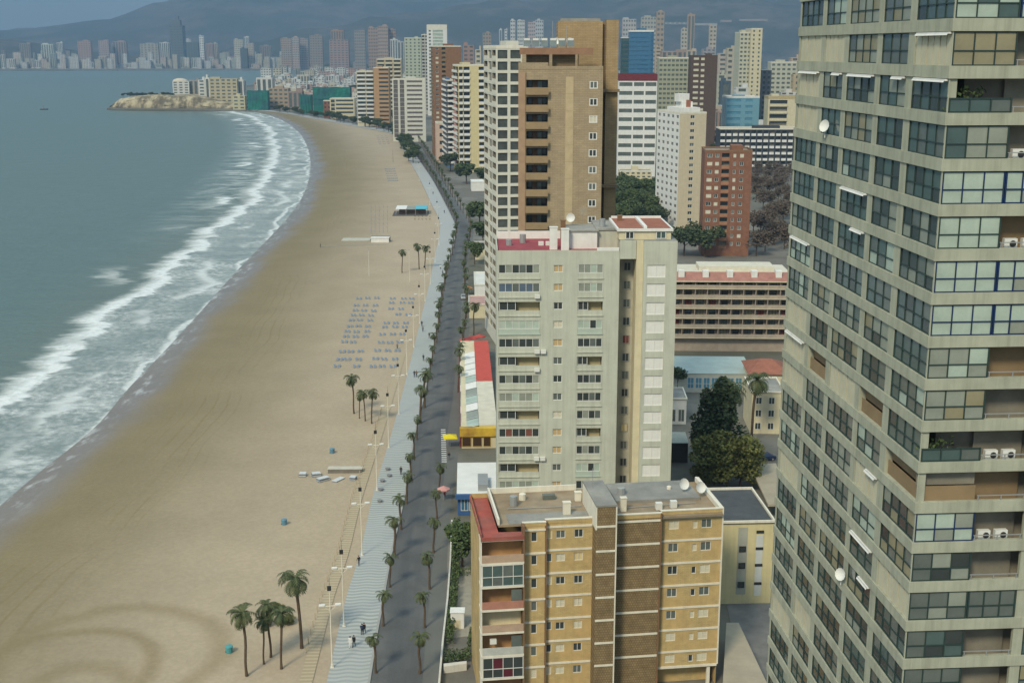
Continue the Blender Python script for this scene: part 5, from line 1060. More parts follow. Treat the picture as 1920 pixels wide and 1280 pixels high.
for k, (Y, x_) in enumerate(city):
    h = rnd.uniform(7, 24) if rnd.random() < .8 else rnd.uniform(24, 42); w = rnd.uniform(14, 34); zc = Y*_c+(H-h)*_s; pyt = 640-F*(Y*_s-(H-h)*_c)/zc
    far_block(ordn(k)+' low building of the inland town, counting from the hills towards the camera', x_, x_+w*F/zc, pyt, Y, PAL[rnd.randrange(9)], D=w*.7, rot=rnd.uniform(-10, 10), rows=max(2, int(h/3)), seed=k, group='low buildings of the inland town', name='town_building', cat='building')
for i, (a, b, t, Y) in enumerate([(1248, 1292, 42, 5300), (1304, 1345, 44, 5350), (1352, 1372, 38, 5500), (1388, 1440, 36, 5600)]):
    far_block(['first','second','third','fourth'][i]+' long pale shed on the slope behind the tan skyscrapers', a, b, t, Y, (0.34,0.27,0.24) if i > 1 else (0.36,0.36,0.34), D=30, rows=1, n=5, base=ap(a, t+4, Y).z, hut=False, name='warehouse', cat='warehouse')
# ---- headland
def headland():
    rk = bpy.data.materials.new('ochre_rock'); rk.use_nodes = True; nt = rk.node_tree; p = nt.nodes['Principled BSDF']; p.inputs['Roughness'].default_value = .95; x = NX(nt); pos = x.pos()
    n = x.noise(pos, 0.09, 6.0, 0.65, sc=(1, 1, .35)); z_ = nt.nodes.new('ShaderNodeSeparateXYZ'); lk(nt, pos, z_.inputs[0])
    c = x.mix(x.ss(n, .38, .62), (0.13, 0.105, 0.065), (0.50, 0.42, 0.27)); c = x.mix(x.ss(z_.outputs[2], -2, 3, 1, 0), c, (0.13, 0.11, 0.07)); lk(nt, c, p.inputs['Base Color']); x.bump(n, p, .8, 3.0)
    base = [gp(x_, y_, SEA_Z) for x_, y_ in [(203,204.5),(225,206),(255,206.5),(290,207),(330,207),(365,207),(400,207),(432,207.5),(458,208),(470,207.5)]]
    hts = [2, 11, 16, 17.5, 17, 17.5, 15, 10, 5, 2]
    m = MB(); N = 90; bl, _ = resample(base, N); g = []
    for i in range(N):
        t = i/(N-1)*(len(hts)-1); k = min(len(hts)-2, int(t)); hh = hts[k]+(hts[k+1]-hts[k])*(t-k); row = []
        for j in range(9):
            s = j/8; pz = Vector((bl[i].x, bl[i].y, 0)); dd = 26*s**1.2 if s < .75 else 26*.75**1.2+(s-.75)*500
            nn = noise.fractal(Vector((pz.x*.05, s*2.2, 4.0)), 1.0, 2.0, 4); z = -4+(hh+4)*min(1, s/.7)**.55+nn*3.5*(1 if s < .75 else .15)
            row.append((pz.x+nn*3, pz.y+dd*(0.55 if s < .75 else 1)+nn*5*(1 if s < .75 else 0.2), z if s < 1 else -4))
        g.append(row)
    for i in range(N-1):
        for j in range(8): m.quad(g[i][j], g[i+1][j], g[i+1][j+1], g[i][j+1])
    tag(m.build('rocky_headland', rk), kind='structure')
headland()
hd = 1790
for lb, a, b, t, Y, c, base, rows in [('white hotel with a pale domed roof on the rocky headland', 323, 354, 153, hd, CW, 14, 6), ('grey end block beside the domed white hotel', 354, 371, 151, hd+5, (0.34,0.31,0.28), 14, 6), ('narrow white block on the headland left of the balcony block', 371, 384, 150, hd-14, CW, 6, 7), ('white stair tower attached to the headland balcony block', 384, 392, 146, hd-22, (0.64,0.63,0.57), 2, 8), ('cream and ochre balcony block at the landward end of the headland', 392, 444, 148, hd-30, (0.50,0.42,0.24), 2, 8), ('white block right of the ochre balcony block', 444, 456, 150, hd-25, CW, 2, 6), ('low yellow house at the water below the ochre balcony block', 436, 459, 180, 1700, (0.55,0.48,0.26), 0, 4), ('white house with an arched front where the beach begins', 480, 510, 146, 1850, CW, 0, 6), ('tan brick house behind the end of the beach', 503, 540, 166, 1720, (0.42,0.30,0.19), 0, 5), ('rose brown row house beside the green netting', 540, 566, 172, 1700, (0.32,0.22,0.18), 0, 5)]:
    far_block(lb, a, b, t, Y, c, base=base, rows=rows, D=20, name='headland_building' if base else 'seafront_house', cat='building', seed=3)
g = MB(); A = ap(338, 153, hd+8); n = 12
for k in range(4):
    for j in range(n):
        f = lambda kk, jj: (A.x+11*math.cos(kk/4*math.pi/2)*math.cos(2*math.pi*jj/n), A.y+8*math.cos(kk/4*math.pi/2)*math.sin(2*math.pi*jj/n), A.z+4.5*math.sin(kk/4*math.pi/2))
        g.quad(f(k, j), f(k, j+1), f(k+1, j+1), f(k+1, j))
tag(g.build('roof_dome', cmat((0.60, 0.52, 0.42))), 'pale hipped dome over the white hotel on the headland', 'dome')
NET = mat('green_scaffold_net', (0.02, 0.17, 0.13), var=0.35, scale=0.12, alt=(0.03, 0.12, 0.13))
for lb, a, b, t, bt, Y, D in [('dark green scaffolding net over a house by the headland', 463, 501, 170, 197, 1690, 16), ('bright teal scaffolding net over a narrow seafront house', 562, 583, 178, 206, 1600, 14), ('long teal scaffolding net draped over a roof above the beach', 586, 656, 164, 186, 1560, 18)]:
    A, B, C_ = ap(a, t, Y), ap(b, t, Y), ap(a, bt, Y); m = MB(); Wd = B.x-A.x; zb = C_.z if 'long' in lb else 0; nx = 10
    for i in range(nx):
        for j in range(5):
            f = lambda ii, jj: (Wd*ii/nx, 0.5*math.sin(ii*2.1+jj), zb+(A.z-zb)*jj/5+(0.6*math.sin(ii*1.3) if jj == 5 else 0)); m.quad(f(i, j), f(i+1, j), f(i+1, j+1), f(i, j+1))
    m.box(0.2, Wd-0.2, 0.8, D, zb if zb < 3 else 0, A.z-0.3); tag(m.build('scaffold_net', NET, None, (A.x, Y, 0)), lb, 'scaffold net')
# ================================================================ TREES AND PALMS
def leaf_tree(name, h, r, lm, n=1500, leaf=0.42, conif=False, seed=0, trunkh=0.35, clumps=9):
    rr = random.Random(seed); m = MB(); cl = []
    for k in range(clumps):
        if conif: zz = h*(0.22+0.74*k/clumps); q = r*(1.05-0.8*k/clumps); a = rr.uniform(0, 6.28); cl.append((Vector((math.cos(a)*q*.4, math.sin(a)*q*.4, zz)), q*.75, h*.13))
        else: a = rr.uniform(0, 6.28); q = r*rr.uniform(.15, .75); cl.append((Vector((math.cos(a)*q, math.sin(a)*q, h*rr.uniform(trunkh+.12, .86))), r*rr.uniform(.34, .55), r*rr.uniform(.25, .42)))
    for k in range(n):
        c, cr_, ch_ = cl[rr.randrange(len(cl))]
        while True:
            v = Vector((rr.uniform(-1, 1), rr.uniform(-1, 1), rr.uniform(-1, 1)))
            if 0.25 < v.length < 1: break
        v = v*(v.length**-0.45); q = c+Vector((v.x*cr_, v.y*cr_, v.z*ch_)); s = leaf*rr.uniform(.6, 1.3)
        a = Vector((rr.uniform(-1, 1), rr.uniform(-1, 1), rr.uniform(-.5, .5))).normalized()*s; b = a.cross(Vector((rr.uniform(-1, 1), rr.uniform(-1, 1), rr.uniform(-1, 1)))).normalized()*s*.6
        m.quad(q-a, q+b, q+a, q-b)
    cm = m.mesh('crown', [lm]); t = MB(); th = h*(.85 if conif else trunkh+.2)
    t.tube([(0, 0, -.1), (r*.03, 0, th*.5), (0, r*.03, th)], [h*.028, h*.02, h*.008], 6)
    for k in range(6): c = cl[k % len(cl)][0]; t.tube([(0, 0, th*.5+th*.07*k), tuple(c*.6+Vector((0, 0, c.z*.3))), tuple(c)], [h*.011, h*.008, h*.003], 4)
    return cm, t.mesh('trunk', [mat('bark', (0.09, 0.065, 0.045), var=.25)])
PROT = {'leaf': leaf_tree('t', 9, 4.2, LEAFM[1], 2000, .40, seed=1), 'dark': leaf_tree('t', 11, 5, LEAFM[0], 2200, .45, seed=2, clumps=12), 'conifer': leaf_tree('t', 18, 5.2, LEAFM[0], 4600, .36, True, seed=3, clumps=13), 'cypress': leaf_tree('t', 12, 5.2, LEAFM[2], 3600, .34, seed=4, trunkh=.12, clumps=14), 'bare': leaf_tree('t', 9, 4.2, LEAFM[3], 900, .42, seed=5, clumps=14)}
def tree(kind, loc, h0, label, group=None, name=None, cat='tree', wide=1.0):
    cm, tm = PROT[kind]; base = {'leaf': 9, 'dark': 11, 'conifer': 18, 'cypress': 12, 'bare': 9}[kind]; s = h0/base
    o = empty(name or {'conifer': 'conifer_tree', 'cypress': 'conifer_tree', 'bare': 'bare_tree'}.get(kind, 'leafy_tree'), loc, random.uniform(0, 6.28)); o.scale = (s*wide, s*wide, s); tag(o, label, cat, group); put('crown', cm, o); put('trunk', tm, o); return o
def palm_mesh(h, seed, nf=30, L=2.6, skirt=True, lean=.5):
    rr = random.Random(seed); t = MB(); pts = [(lean*(k/8)**2, 0.1*math.sin(k), h*k/8) for k in range(9)]; t.tube(pts, [.26]+[.19]*6+[.2, .22], 7)
    tm = t.mesh('trunk', [mat('palm_bark', (0.105, 0.075, 0.05), var=.3, scale=3)]); m = MB(); top = Vector(pts[-1])
    for k in range(nf):
        az = 2*math.pi*k/nf*2.4+rr.uniform(-.2, .2); el = rr.uniform(-.75, 1.25) if skirt else rr.uniform(-.3, 1.3); ln = L*rr.uniform(.8, 1.12); d = Vector((math.cos(az), math.sin(az), 0)); sd_ = Vector((-d.y, d.x, 0)); p = top.copy(); n = 9; e = el
        for s in range(n):
            q = p+(d*math.cos(e)+Vector((0, 0, math.sin(e))))*(ln/n); e -= .17+.05*s*.5
            wl_ = .16*ln*math.sin(math.pi*(s+.8)/(n+1.0))+.05; up = Vector((0, 0, 1))
            for sg in (-1, 1):
                tip = (p+q)*.5+sd_*(sg*wl_*1.15)+(q-p)*.9-up*wl_*.45; m.quad(p, q, tip+(q-p)*.18, tip)
            p = q
    return m.mesh('crown', [LEAFM[4]]), tm
PALM = {'tall': [palm_mesh(9.2, s, 34, 2.5) for s in (1, 2, 3)], 'kerb': [palm_mesh(6.0, s, 22, 1.9, lean=.35) for s in (4, 5, 6)]}
def palm(kind, loc, sc, label, group=None, i=0, rz=None):
    cm, tm = PALM[kind][i % 3]; o = empty('palm_tree', loc, random.uniform(0, 6.28) if rz is None else rz); o.scale = (sc, sc, sc); tag(o, label, 'palm tree', group); put('crown', cm, o); put('trunk', tm, o); return o
for i, (bx, by, s, lb) in enumerate([(463, 1268, .95, 'tall palm on the sand beside the teal bin, seaward end of the palm cluster'), (495, 1246, .66, 'short thin palm of the sand cluster, between the tall seaward palm and the twin palms'), (508, 1233, .84, 'palm with the darker crown in the middle of the sand cluster'), (528, 1255, .86, 'palm with the yellowish crown on the promenade side of the sand cluster'), (566, 1216, 1.12, 'tallest lone palm on the sand inland of the palm cluster'), (664, 776, .95, 'tall palm on the sand just below the rows of sunbeds'), (674, 785, .6, 'low palm leaning behind the sunbed palm'), (685, 790, .75, 'middle palm of the trio near the sunbeds'), (697, 795, .82, 'palm of the sunbed trio closest to the promenade'), (786, 505, 1.0, 'bushy palm by the far lamp post on the beach'), (797, 506, .95, 'second bushy palm by the far lamp post'), (754, 512, .9, 'single slim palm on the sand left of the bushy pair')]):
    palm('tall', gp(bx, by, -.35), s*(1 if by > 900 else .95), lb, 'palms on the sand', i)
SP = seglen(pl_)
def along(line, other, s, off):
    """point at run s of a line, moved towards the other line by off metres"""
    L = seglen(line); k = max(j for j in range(len(L)) if L[j] <= s) if s < L[-1] else len(L)-2; f = (s-L[k])/max(1e-6, L[k+1]-L[k]); k = min(k, len(line)-2)
    p = line[k].lerp(line[k+1], f); q = other[k].lerp(other[k+1], f); return p+(q-p).normalized()*off
Lp, Lr = seglen(prp), seglen(rrp)
y_at = lambda line, y: next((seglen(line)[i] for i in range(len(line)) if line[i].y > y), seglen(line)[-1])
i = 0; s = y_at(prp, 148); rp = random.Random(8)
while s < Lp[-1]-30 and i < 110:
    p = along(prp, pl_, s, -.9 if i % 1 == 0 else .4); palm('kerb', (p.x, p.y, 0), rp.uniform(.78, 1.05) if i not in (9, 10) else 1.3, ordn(i)+' palm of the row between promenade and road, counting from the near end', 'palms between promenade and road', i); i += 1; s += (12.4 if p.y < 420 else 15)*rp.uniform(.9, 1.12)
RP = [(787,1262),(797,1176),(806,1104),(813,1036),(819,972),(824,925)]; i = 0
for q in RP: p = gp(*q); palm('kerb', p, rp.uniform(.72, .95), ordn(i)+' palm of the inland row across the road, counting from the near end', 'palms on the inland side of the road', i); i += 1
s = y_at(rrp, 285)
while s < Lr[-1]-40 and i < 75:
    p = along(rrp, prp, s, 1.2); palm('kerb', (p.x, p.y, 0), rp.uniform(.75, 1.1), ordn(i)+' palm of the inland row across the road, counting from the near end', 'palms on the inland side of the road', i); i += 1; s += (13 if p.y < 420 else 17)*rp.uniform(.8, 1.2)
palm('tall', gp(1364, 878), 1.75, 'tall palm rising out of the conifers beside the pool hall', None, 1); palm('tall', gp(1408, 832), 1.5, 'tall slender palm between the conifers and the cream house', None, 2); palm('tall', gp(888, 628), .95, 'big palm by the white flat roofed shop at the roadside', None, 0)
for k, bx, by, h_, lb, w_ in [('conifer', 1352, 905, 20, 'tall dark conifer between the grey tower and the concrete tower', 1.1), ('conifer', 1325, 880, 16, 'dark conifer behind the yellow green ones', 1.1), ('cypress', 1318, 925, 11, 'yellow green conifer at the foot of the grey tower', 1.0), ('cypress', 1362, 928, 13, 'broad yellow green conifer in front of the tall dark conifer', 1.0), ('cypress', 1388, 918, 10, 'olive conifer beside the tan garage roof', .9), ('dark', 1282, 480, 14, 'big dark tree behind the grey tower', 1.1), ('dark', 1322, 482, 13, 'second big dark tree beside the red brick block', 1.1), ('leaf', 867, 1062, 7.5, 'round green garden tree at the seaward side of the yellow block', 1.0), ('leaf', 1455, 655, 8, 'leafy tree beside the terracotta roofed house', .9), ('leaf', 1284, 655, 6, 'small tree in front of the terraced hotel', .9), ('leaf', 1308, 650, 6.5, 'second small tree in front of the terraced hotel', .9), ('dark', 1270, 735, 7, 'dark shrub tree at the pool hall corner', .8), ('leaf', 890, 495, 9, 'leafy roadside tree below the white gridded tower', 1), ('leaf', 905, 462, 11, 'dark roadside tree under the white gridded tower', 1.1), ('leaf', 900, 425, 12, 'roadside tree at the bend of the road', 1.1), ('leaf', 875, 345, 13, 'tree at the foot of the cream yellow tower', 1.2), ('leaf', 905, 350, 12, 'second tree at the foot of the cream yellow tower', 1.2), ('dark', 845, 322, 14, 'dark tree at the foot of the blue striped tower', 1.1), ('leaf', 722, 225, 15, 'tree below the orange brick end block', 1.1), ('leaf', 742, 232, 14, 'tree in front of the white framed hotel', 1.1)]:
    tree(k, gp(bx, by), h_, lb, None, wide=w_)
rt_ = random.Random(12); bi = li = 0
for k in range(110):
    x_, y_ = (rt_.uniform(1410, 1495), rt_.uniform(325, 482)) if k % 2 else (rt_.uniform(1150, 1240), rt_.uniform(362, 440))
    p = gp(x_, y_)
    if k % 2: tree('bare', p, rt_.uniform(7, 11), ordn(bi)+' bare winter tree of the park beside the concrete tower', 'bare trees in the park'); bi += 1
    else: tree('dark' if k % 4 else 'leaf', p, rt_.uniform(9, 14), ordn(li)+' leafy tree of the grove behind the tan brick towers', 'trees behind the tan brick towers'); li += 1
fi = 0
for k in range(70):
    x_, Y = rt_.choice([(rt_.uniform(1150, 1500), rt_.uniform(1300, 3600)), (rt_.uniform(560, 790), rt_.uniform(1350, 2600)), (rt_.uniform(1340, 1500), rt_.uniform(900, 1300))]); zc = Y*_c+H*_s; X = (x_-960)/F*zc
    if x_ < 720 and Y < 1900: continue
    tree('dark', (X, Y, 0), rt_.uniform(9, 15), ordn(fi)+' dark tree among the roofs of the flat town', 'trees among the roofs', wide=1.4); fi += 1
ei = 0; s0 = y_at(prp, 900)
while s0 < Lp[-1]-20 and ei < 60:
    p = along(prp, pl_, s0, rt_.uniform(1, 8)); tree('dark' if ei % 3 else 'leaf', (p.x, p.y, 0), rt_.uniform(6, 11), ordn(ei)+' dark tree lining the far end of the beach, counting towards the headland', 'trees lining the far beach', wide=1.2); ei += 1; s0 += 15
di = 0
for k in range(34): p = ap(232+k*2.8, 178, 1775); tree('dark', (p.x, p.y+rt_.uniform(-8, 8), 13.5+rt_.uniform(0, 2)), rt_.uniform(3, 6.5), ordn(di)+' dark bush along the headland top, counting from its tip', 'bushes on the headland', name='shrub_bush', cat='bush', wide=1.3); di += 1
# ================================================================ PROMENADE, BEACH AND STREET FURNITURE
SAND = -0.35
def lamp_mesh():
    m = MB(); m.tube([(0, 0, 0), (0, 0, .5), (0, 0, .52), (0, 0, 11.3)], [.16, .15, .10, .06], 8); m.box(-.22, .22, -.22, .22, 0, .12)
    a = MB(); a.box(-1.25, 1.25, -.05, .05, 8.75, 8.85); a.tube([(-.9, 0, 8.8), (0, 0, 8.1)], .025, 5); a.tube([(.9, 0, 8.8), (0, 0, 8.1)], .025, 5)
    l = MB(); l.prism([(-.34, -.2), (.34, -.2), (.42, 0), (.34, .2), (-.34, .2), (-.42, 0)], 8.86, 9.06); l.prism([(-.26, -.14), (.26, -.14), (.26, .14), (-.26, .14)], 8.72, 8.74)
    f = MB(); f.box(-.30, .22, -.13, .13, 11.0, 11.6); f.tube([(0, 0, 11.7), (0, 0, 13.2)], [.03, .012], 5); f.box(-.24, .16, -.18, -.13, 11.08, 11.52)
    return m.mesh('post', [POLEW]), a.mesh('crossarm', [POLEW]), l.mesh('luminaire', [WHITE]), f.mesh('floodlight', [METD])
LM = lamp_mesh()
for i, q in enumerate([(623,1252),(645,1175),(679,1042),(707,920),(729,840),(748,777),(763,703),(776,652),(787,607),(797,565),(807,533),(816,492),(823,460),(820,425),(806,385),(786,340),(765,301)]):
    p = gp(*q); d = (gp(690, 1277)-gp(754, 942)).normalized(); o = empty('street_lamp', (p.x, p.y, .13), math.atan2(pl_[5].y-pl_[4].y, pl_[5].x-pl_[4].x)-R(90)+R(8))
    tag(o, ordn(i)+' cream lamp post along the beach edge of the promenade, counting from the near end', 'street lamp', 'lamp posts along the promenade')
    put('post', LM[0], o); put('crossarm', LM[1], o); put('luminaire', LM[2], o, (-1.05, 0, 0)); put('luminaire', LM[2], o, (1.05, 0, 0)); put('floodlight', LM[3], o)
for i, (q, h_, lb) in enumerate([((692, 518), 9.5, 'thin pale pole on the sand near the boardwalk, the one farther out'), ((768, 530), 11.5, 'thin pale pole on the sand near the boardwalk, the one by the promenade'), ((737, 305), 9, 'dark thin pole on the sand at the far bend')]):
    p = gp(*q, SAND); o = empty('beach_pole', p); tag(o, lb, 'pole'); m = MB(); m.tube([(0, 0, -.2), (0, 0, h_)], [.09, .05], 6); m.build('post', POLEW if i < 2 else METD, o); m = MB(); m.box(-.3, .3, -.08, .08, h_, h_+.18); m.build('lamp_head', METG, o)
# sunbeds
MATB = mat('slate_blue_mattress', (0.18, 0.22, 0.28), var=.15); BEDF = mat('white_plastic_frame', (0.55, 0.57, 0.58), rough=.5, var=.08)
def bed_mesh():
    m = MB(); m.box(-.33, .33, -.95, .95, .26, .32); 
    for x_ in (-.28, .22): 
        for y_ in (-.85, .75): m.box(x_, x_+.06, y_, y_+.08, 0, .26)
    t = MB(); t.box(-.31, .31, -.93, .35, .325, .39); t.quad((-.31, .35, .39), (.31, .35, .39), (.31, .9, .66), (-.31, .9, .66)); t.quad((-.31, .35, .32), (.31, .35, .32), (.31, .92, .6), (-.31, .92, .6)); t.quad((-.31, .9, .66), (.31, .9, .66), (.31, .92, .6), (-.31, .92, .6))
    return m.mesh('frame', [BEDF]), t.mesh('mattress', [MATB])
BM = bed_mesh(); rb = random.Random(3)
def bed(p, rz, lb, grp): o = empty('sunbed', p, rz); tag(o, lb, 'sunbed', grp); put('frame', BM[0], o); put('mattress', BM[1], o)
rowsL = [75,120,155,188,222,262,298,330,365,428,480,530]; rowsR = [78,105,145,185,240,265,315,370,425,480,528]
for blk, rws, top, bot in (('seaward', rowsL, (262,315,378), (110,170,245)), ('inland', rowsR, (490,560,615), (355,415,490))):
    for ri, yy in enumerate(rws):
        for ci_ in range(3):
            xx = top[ci_]+(bot[ci_]-top[ci_])*(yy-75)/455+rb.uniform(-5, 5); p = gp(600+xx*.28125, 540+(yy+rb.uniform(-3, 3))*.28125, SAND)
            if rb.random() < .06: continue
            for k in range(2): bed((p.x+(k-.5)*1.05, p.y+rb.uniform(-.15, .15), SAND-.03), R(82+rb.uniform(-8, 8)) if False else R(rb.uniform(-9, 9)+8), '%s blue sunbed of the pair in column %s of row %s, %s block' % (['left','other'][k] if False else ['seaward','inland'][k], ['one','two','three'][ci_], ordn(ri), blk), 'blue sunbeds in rows on the sand')
n_ = 0
for (cx, cy, nx, ny, dx, dy, lb) in [(724, 318, 3, 6, 7, 4.4, 'middle distance'), (708, 256, 3, 5, 8, 3.6, 'far')]:
    for i in range(nx):
        for j in range(ny):
            p = gp(cx+i*dx+j*1.2, cy+j*dy, SAND)
            for k in range(2): bed((p.x+(k-.5)*1.1, p.y, SAND), R(10), '%s blue sunbed, row %s column %s, %s block at the bend' % (['seaward','inland'][k], ordn(j), ['one','two','three'][i], lb), 'far blue sunbeds on the sand')
# closed parasols in a grid on posts
def parasol_closed():
    m = MB(); m.tube([(0, 0, 0), (0, 0, 2.6)], .035, 5); m.tube([(0, 0, 0), (0, 0, .08)], .3, 8); c = MB(); c.tube([(0, 0, 1.1), (0, 0, 1.6), (0, 0, 2.5), (0, 0, 2.68)], [.10, .16, .07, .01], 7); return m.mesh('post', [METG]), c.mesh('folded_canopy', [mat('lavender_canvas', (0.33, 0.32, 0.42), var=.12)])
PC = parasol_closed()
for j, yy in enumerate([394, 402, 410, 418, 426, 434, 440]):
    for i in range(5):
        p = gp(696+i*7.6, yy, SAND); o = empty('closed_parasol', p); tag(o, 'closed lavender parasol by the pale hut, %s row from back, %s from sea' % (ordn(j), ordn(i)), 'parasol', 'closed parasols in a grid'); put('post', PC[0], o); put('folded_canopy', PC[1], o)
# beach kiosk with white and cyan roofs
A = gp(742, 404, SAND); o = empty('beach_kiosk', A, R(2)); tag(o, 'beach kiosk with a white awning roof and a cyan roof on a dark deck', 'kiosk'); wk = (gp(800, 404).x-A.x)
m = MB(); m.box(-1.5, wk+.5, -3, 16, 0, .3); m.build('deck', mat('dark_deck', (0.10, 0.095, 0.09), var=.2), o)
m = MB(); m.box(0, wk*.34, 0, 14, 3.0, 3.25); m.build('white_roof', WHITE, o); m = MB(); m.box(wk*.62, wk, 0, 14.5, 3.0, 3.3); m.build('cyan_roof', mat('cyan_roof', (0.12, 0.42, 0.52), var=.1), o); m = MB(); m.box(wk*.35, wk*.61, .6, 13, 2.8, 3.0); m.build('glass_roof', GCURT, o)
m = MB(); m.box(wk*.1, wk*.95, 3, 5.5, .3, 2.8); m.build('counter', mat('brown_counter', (0.16, 0.10, 0.07)), o)
for u in (0.1, wk*.33, wk*.63, wk-.1):
    for d in (.1, 6.9, 13.8): m = MB(); m.tube([(u, d, .3), (u, d, 3.0)], .06, 6); m.build('post', FWHITE, o)
for i in range(5):
    for j in range(2):
        p = gp(778+i*7, 408+j*5, SAND); q = empty('bar_table', p); tag(q, ['back','front'][j]+' row brown table, '+ordn(i)+' from the sea, beside the kiosk', 'table', 'brown tables by the kiosk'); m = MB(); m.tube([(0, 0, 0), (0, 0, .74)], .05, 6); m.build('leg', METD, q); m = MB(); m.tube([(0, 0, .74), (0, 0, .78)], .5, 10); m.build('tabletop', mat('brown_tabletop', (0.22, 0.11, 0.06)), q)
A = gp(696, 455, SAND); o = empty('beach_hut', A); tag(o, 'low white beach hut with a dark back edge beside the closed parasols', 'hut'); ww = gp(728, 455).x-A.x; m = MB(); m.box(0, ww, 0, 3, 0, 1.9); m.build('wall', WHITE, o); m = MB(); m.box(-.2, ww+.2, -.2, 3.6, 1.9, 2.1); m.build('roof', WHITE, o); m = MB(); m.box(-.3, ww+.3, 3.6, 4.3, 0, 2.2); m.build('windbreak', METD, o)
A = gp(640, 452, SAND); ww = gp(692, 452).x-A.x; m = MB(); m.box(0, ww, 0, 7, -.3, .35); tag(m.build('wooden_platform', mat('pale_planks', (0.46, 0.45, 0.39), var=.15), None, A), 'pale flat timber platform on the sand beside the white hut', 'platform')
a_, b_ = gp(601, 462, SAND), gp(816, 456, SAND); dv = (b_-a_); n_ = dv.cross(Vector((0, 0, 1))).normalized()*.9; m = MB(); m.prism([tuple(a_-n_)[:2], tuple(a_+n_)[:2], tuple(b_+n_)[:2], tuple(b_-n_)[:2]][::-1], -.7, SAND+.08)
tag(m.build('boardwalk_path', mat('grey_planks', (0.27, 0.245, 0.20), var=.2)), kind='structure')
m = MB(); m.prism([tuple(q)[:2] for q in (gp(690, 606, 0), gp(775, 608, 0), gp(775, 604.5, 0), gp(690, 602.5, 0))], -.6, SAND+.07); tag(m.build('boardwalk_path', mat('grey_planks', (0.27, 0.245, 0.20))), kind='structure')
# storage chest, stacks of beds, bins
A = gp(615, 888, SAND); ww = gp(677, 888).x-A.x; o = empty('storage_chest', A, R(1)); tag(o, 'long low grey timber storage chest with a pale lid on the sand', 'chest'); m = MB(); m.box(0, ww, 0, 1.2, -.05, .9); m.build('body', mat('grey_timber', (0.18, 0.165, 0.145), var=.2), o); m = MB(); m.box(-.08, ww+.08, -.1, 1.6, .9, 1.02); m.build('lid', mat('pale_lid', (0.50, 0.47, 0.40), var=.1), o)
for i, (q, w_s, lb) in enumerate([((567, 893), 1.3, 'stack of grey blue sunbeds farthest out from the timber chest'), ((592, 893), 1.6, 'second stack of grey blue sunbeds out from the timber chest'), ((605, 902), 2.2, 'largest stack of grey blue sunbeds just in front of the timber chest'), ((634, 901), 2.6, 'spread out flat stack of grey blue sunbeds below the timber chest'), ((662, 900), 1.2, 'small stack of grey blue sunbeds nearest the promenade')]):
    p = gp(*q, SAND); o = empty('sunbed_stack', p, R(20*i)); tag(o, lb, 'sunbed stack', 'stacks of sunbeds')
    for k in range(4 if i != 3 else 2): m = MB(); m.box(-w_s/2+.1*(k % 2), w_s/2+.1*(k % 2), -.6, .6, .22*k, .22*k+.14); m.build('sunbed', [MATB if k % 2 == 0 else BEDF], o)
TEAL = mat('teal_bin_plastic', (0.08, 0.30, 0.32), rough=.5, var=.12)
for q, lb, c in [((430, 1224), 'teal litter bin on the sand beside the tall palm', TEAL), ((533, 984), 'blue grey litter bin alone on the open sand', mat('blue_bin_plastic', (0.12, 0.25, 0.34), rough=.5)), ((623, 850), 'small blue grey litter bin on the sand above the timber chest', mat('blue_bin_plastic', (0.12, 0.25, 0.34)))]:
    p = gp(*q, SAND); o = empty('litter_bin', p, R(25)); tag(o, lb, 'litter bin'); m = MB(); m.tube([(0, 0, 0), (0, 0, .95), (0, 0, 1.0)], [.42, .52, .54], 12); m.build('body', c, o); m = MB(); m.tube([(0, 0, 1.0), (.0, 0, 1.12), (0, 0, 1.2)], [.56, .5, .12], 12); m.build('lid', c, o)
    for sx in (-.45, .45): m = MB(); m.tube([(sx, .3, .12), (sx+.06, .3, .12)], .14, 8); m.build('wheel', METD, o)
for i, (q, lb) in enumerate([((500, 1172), 'dry yellow bush on the sand behind the twin palms'), ((522, 1150), 'dry yellow bush between the twin palms and the lone palm'), ((538, 1172), 'small dry bush at the promenade side of the twin palms')]): tree('cypress', gp(*q, SAND), 1.6, lb, 'dry bushes by the palms', name='dry_shrub', cat='bush', wide=1.7)
# timber posts along the slatted path
PM = (lambda m: (m.tube([(0, 0, -.3), (0, 0, .85)], [.08, .07], 6), m.mesh('path_post', [mat('weathered_post', (0.45, 0.38, 0.26), var=.15)]))[1])(MB())
s = y_at(pl_, 150); i = 0
while i < 46:
    p = along(pl_, prp, s, -3.8); o = put('path_post', PM, None, (p.x, p.y, -.05)); tag(o, ordn(i)+' short timber post beside the slatted beach path, counting from the near end', 'post', 'timber posts along the beach path'); s += 2.6; i += 1
for i, q in enumerate([(717,903),(714,919),(730,893),(727,881),(712,941)]):
    p = gp(*q, .13); o = empty('stone_seat', p); tag(o, 'round grey stone seat on the striped paving, %s of the group from the far end' % ordn([2, 3, 1, 0, 4][i]), 'seat', 'round seats on the promenade'); m = MB(); m.tube([(0, 0, 0), (0, 0, .36)], [.34, .40], 10); m.build('base', mat('grey_stone', (0.22, 0.225, 0.23), var=.15), o); m = MB(); m.tube([(0, 0, .36), (0, 0, .46)], [.52, .50], 12); m.build('seat', mat('grey_stone', (0.22, 0.225, 0.23)), o)
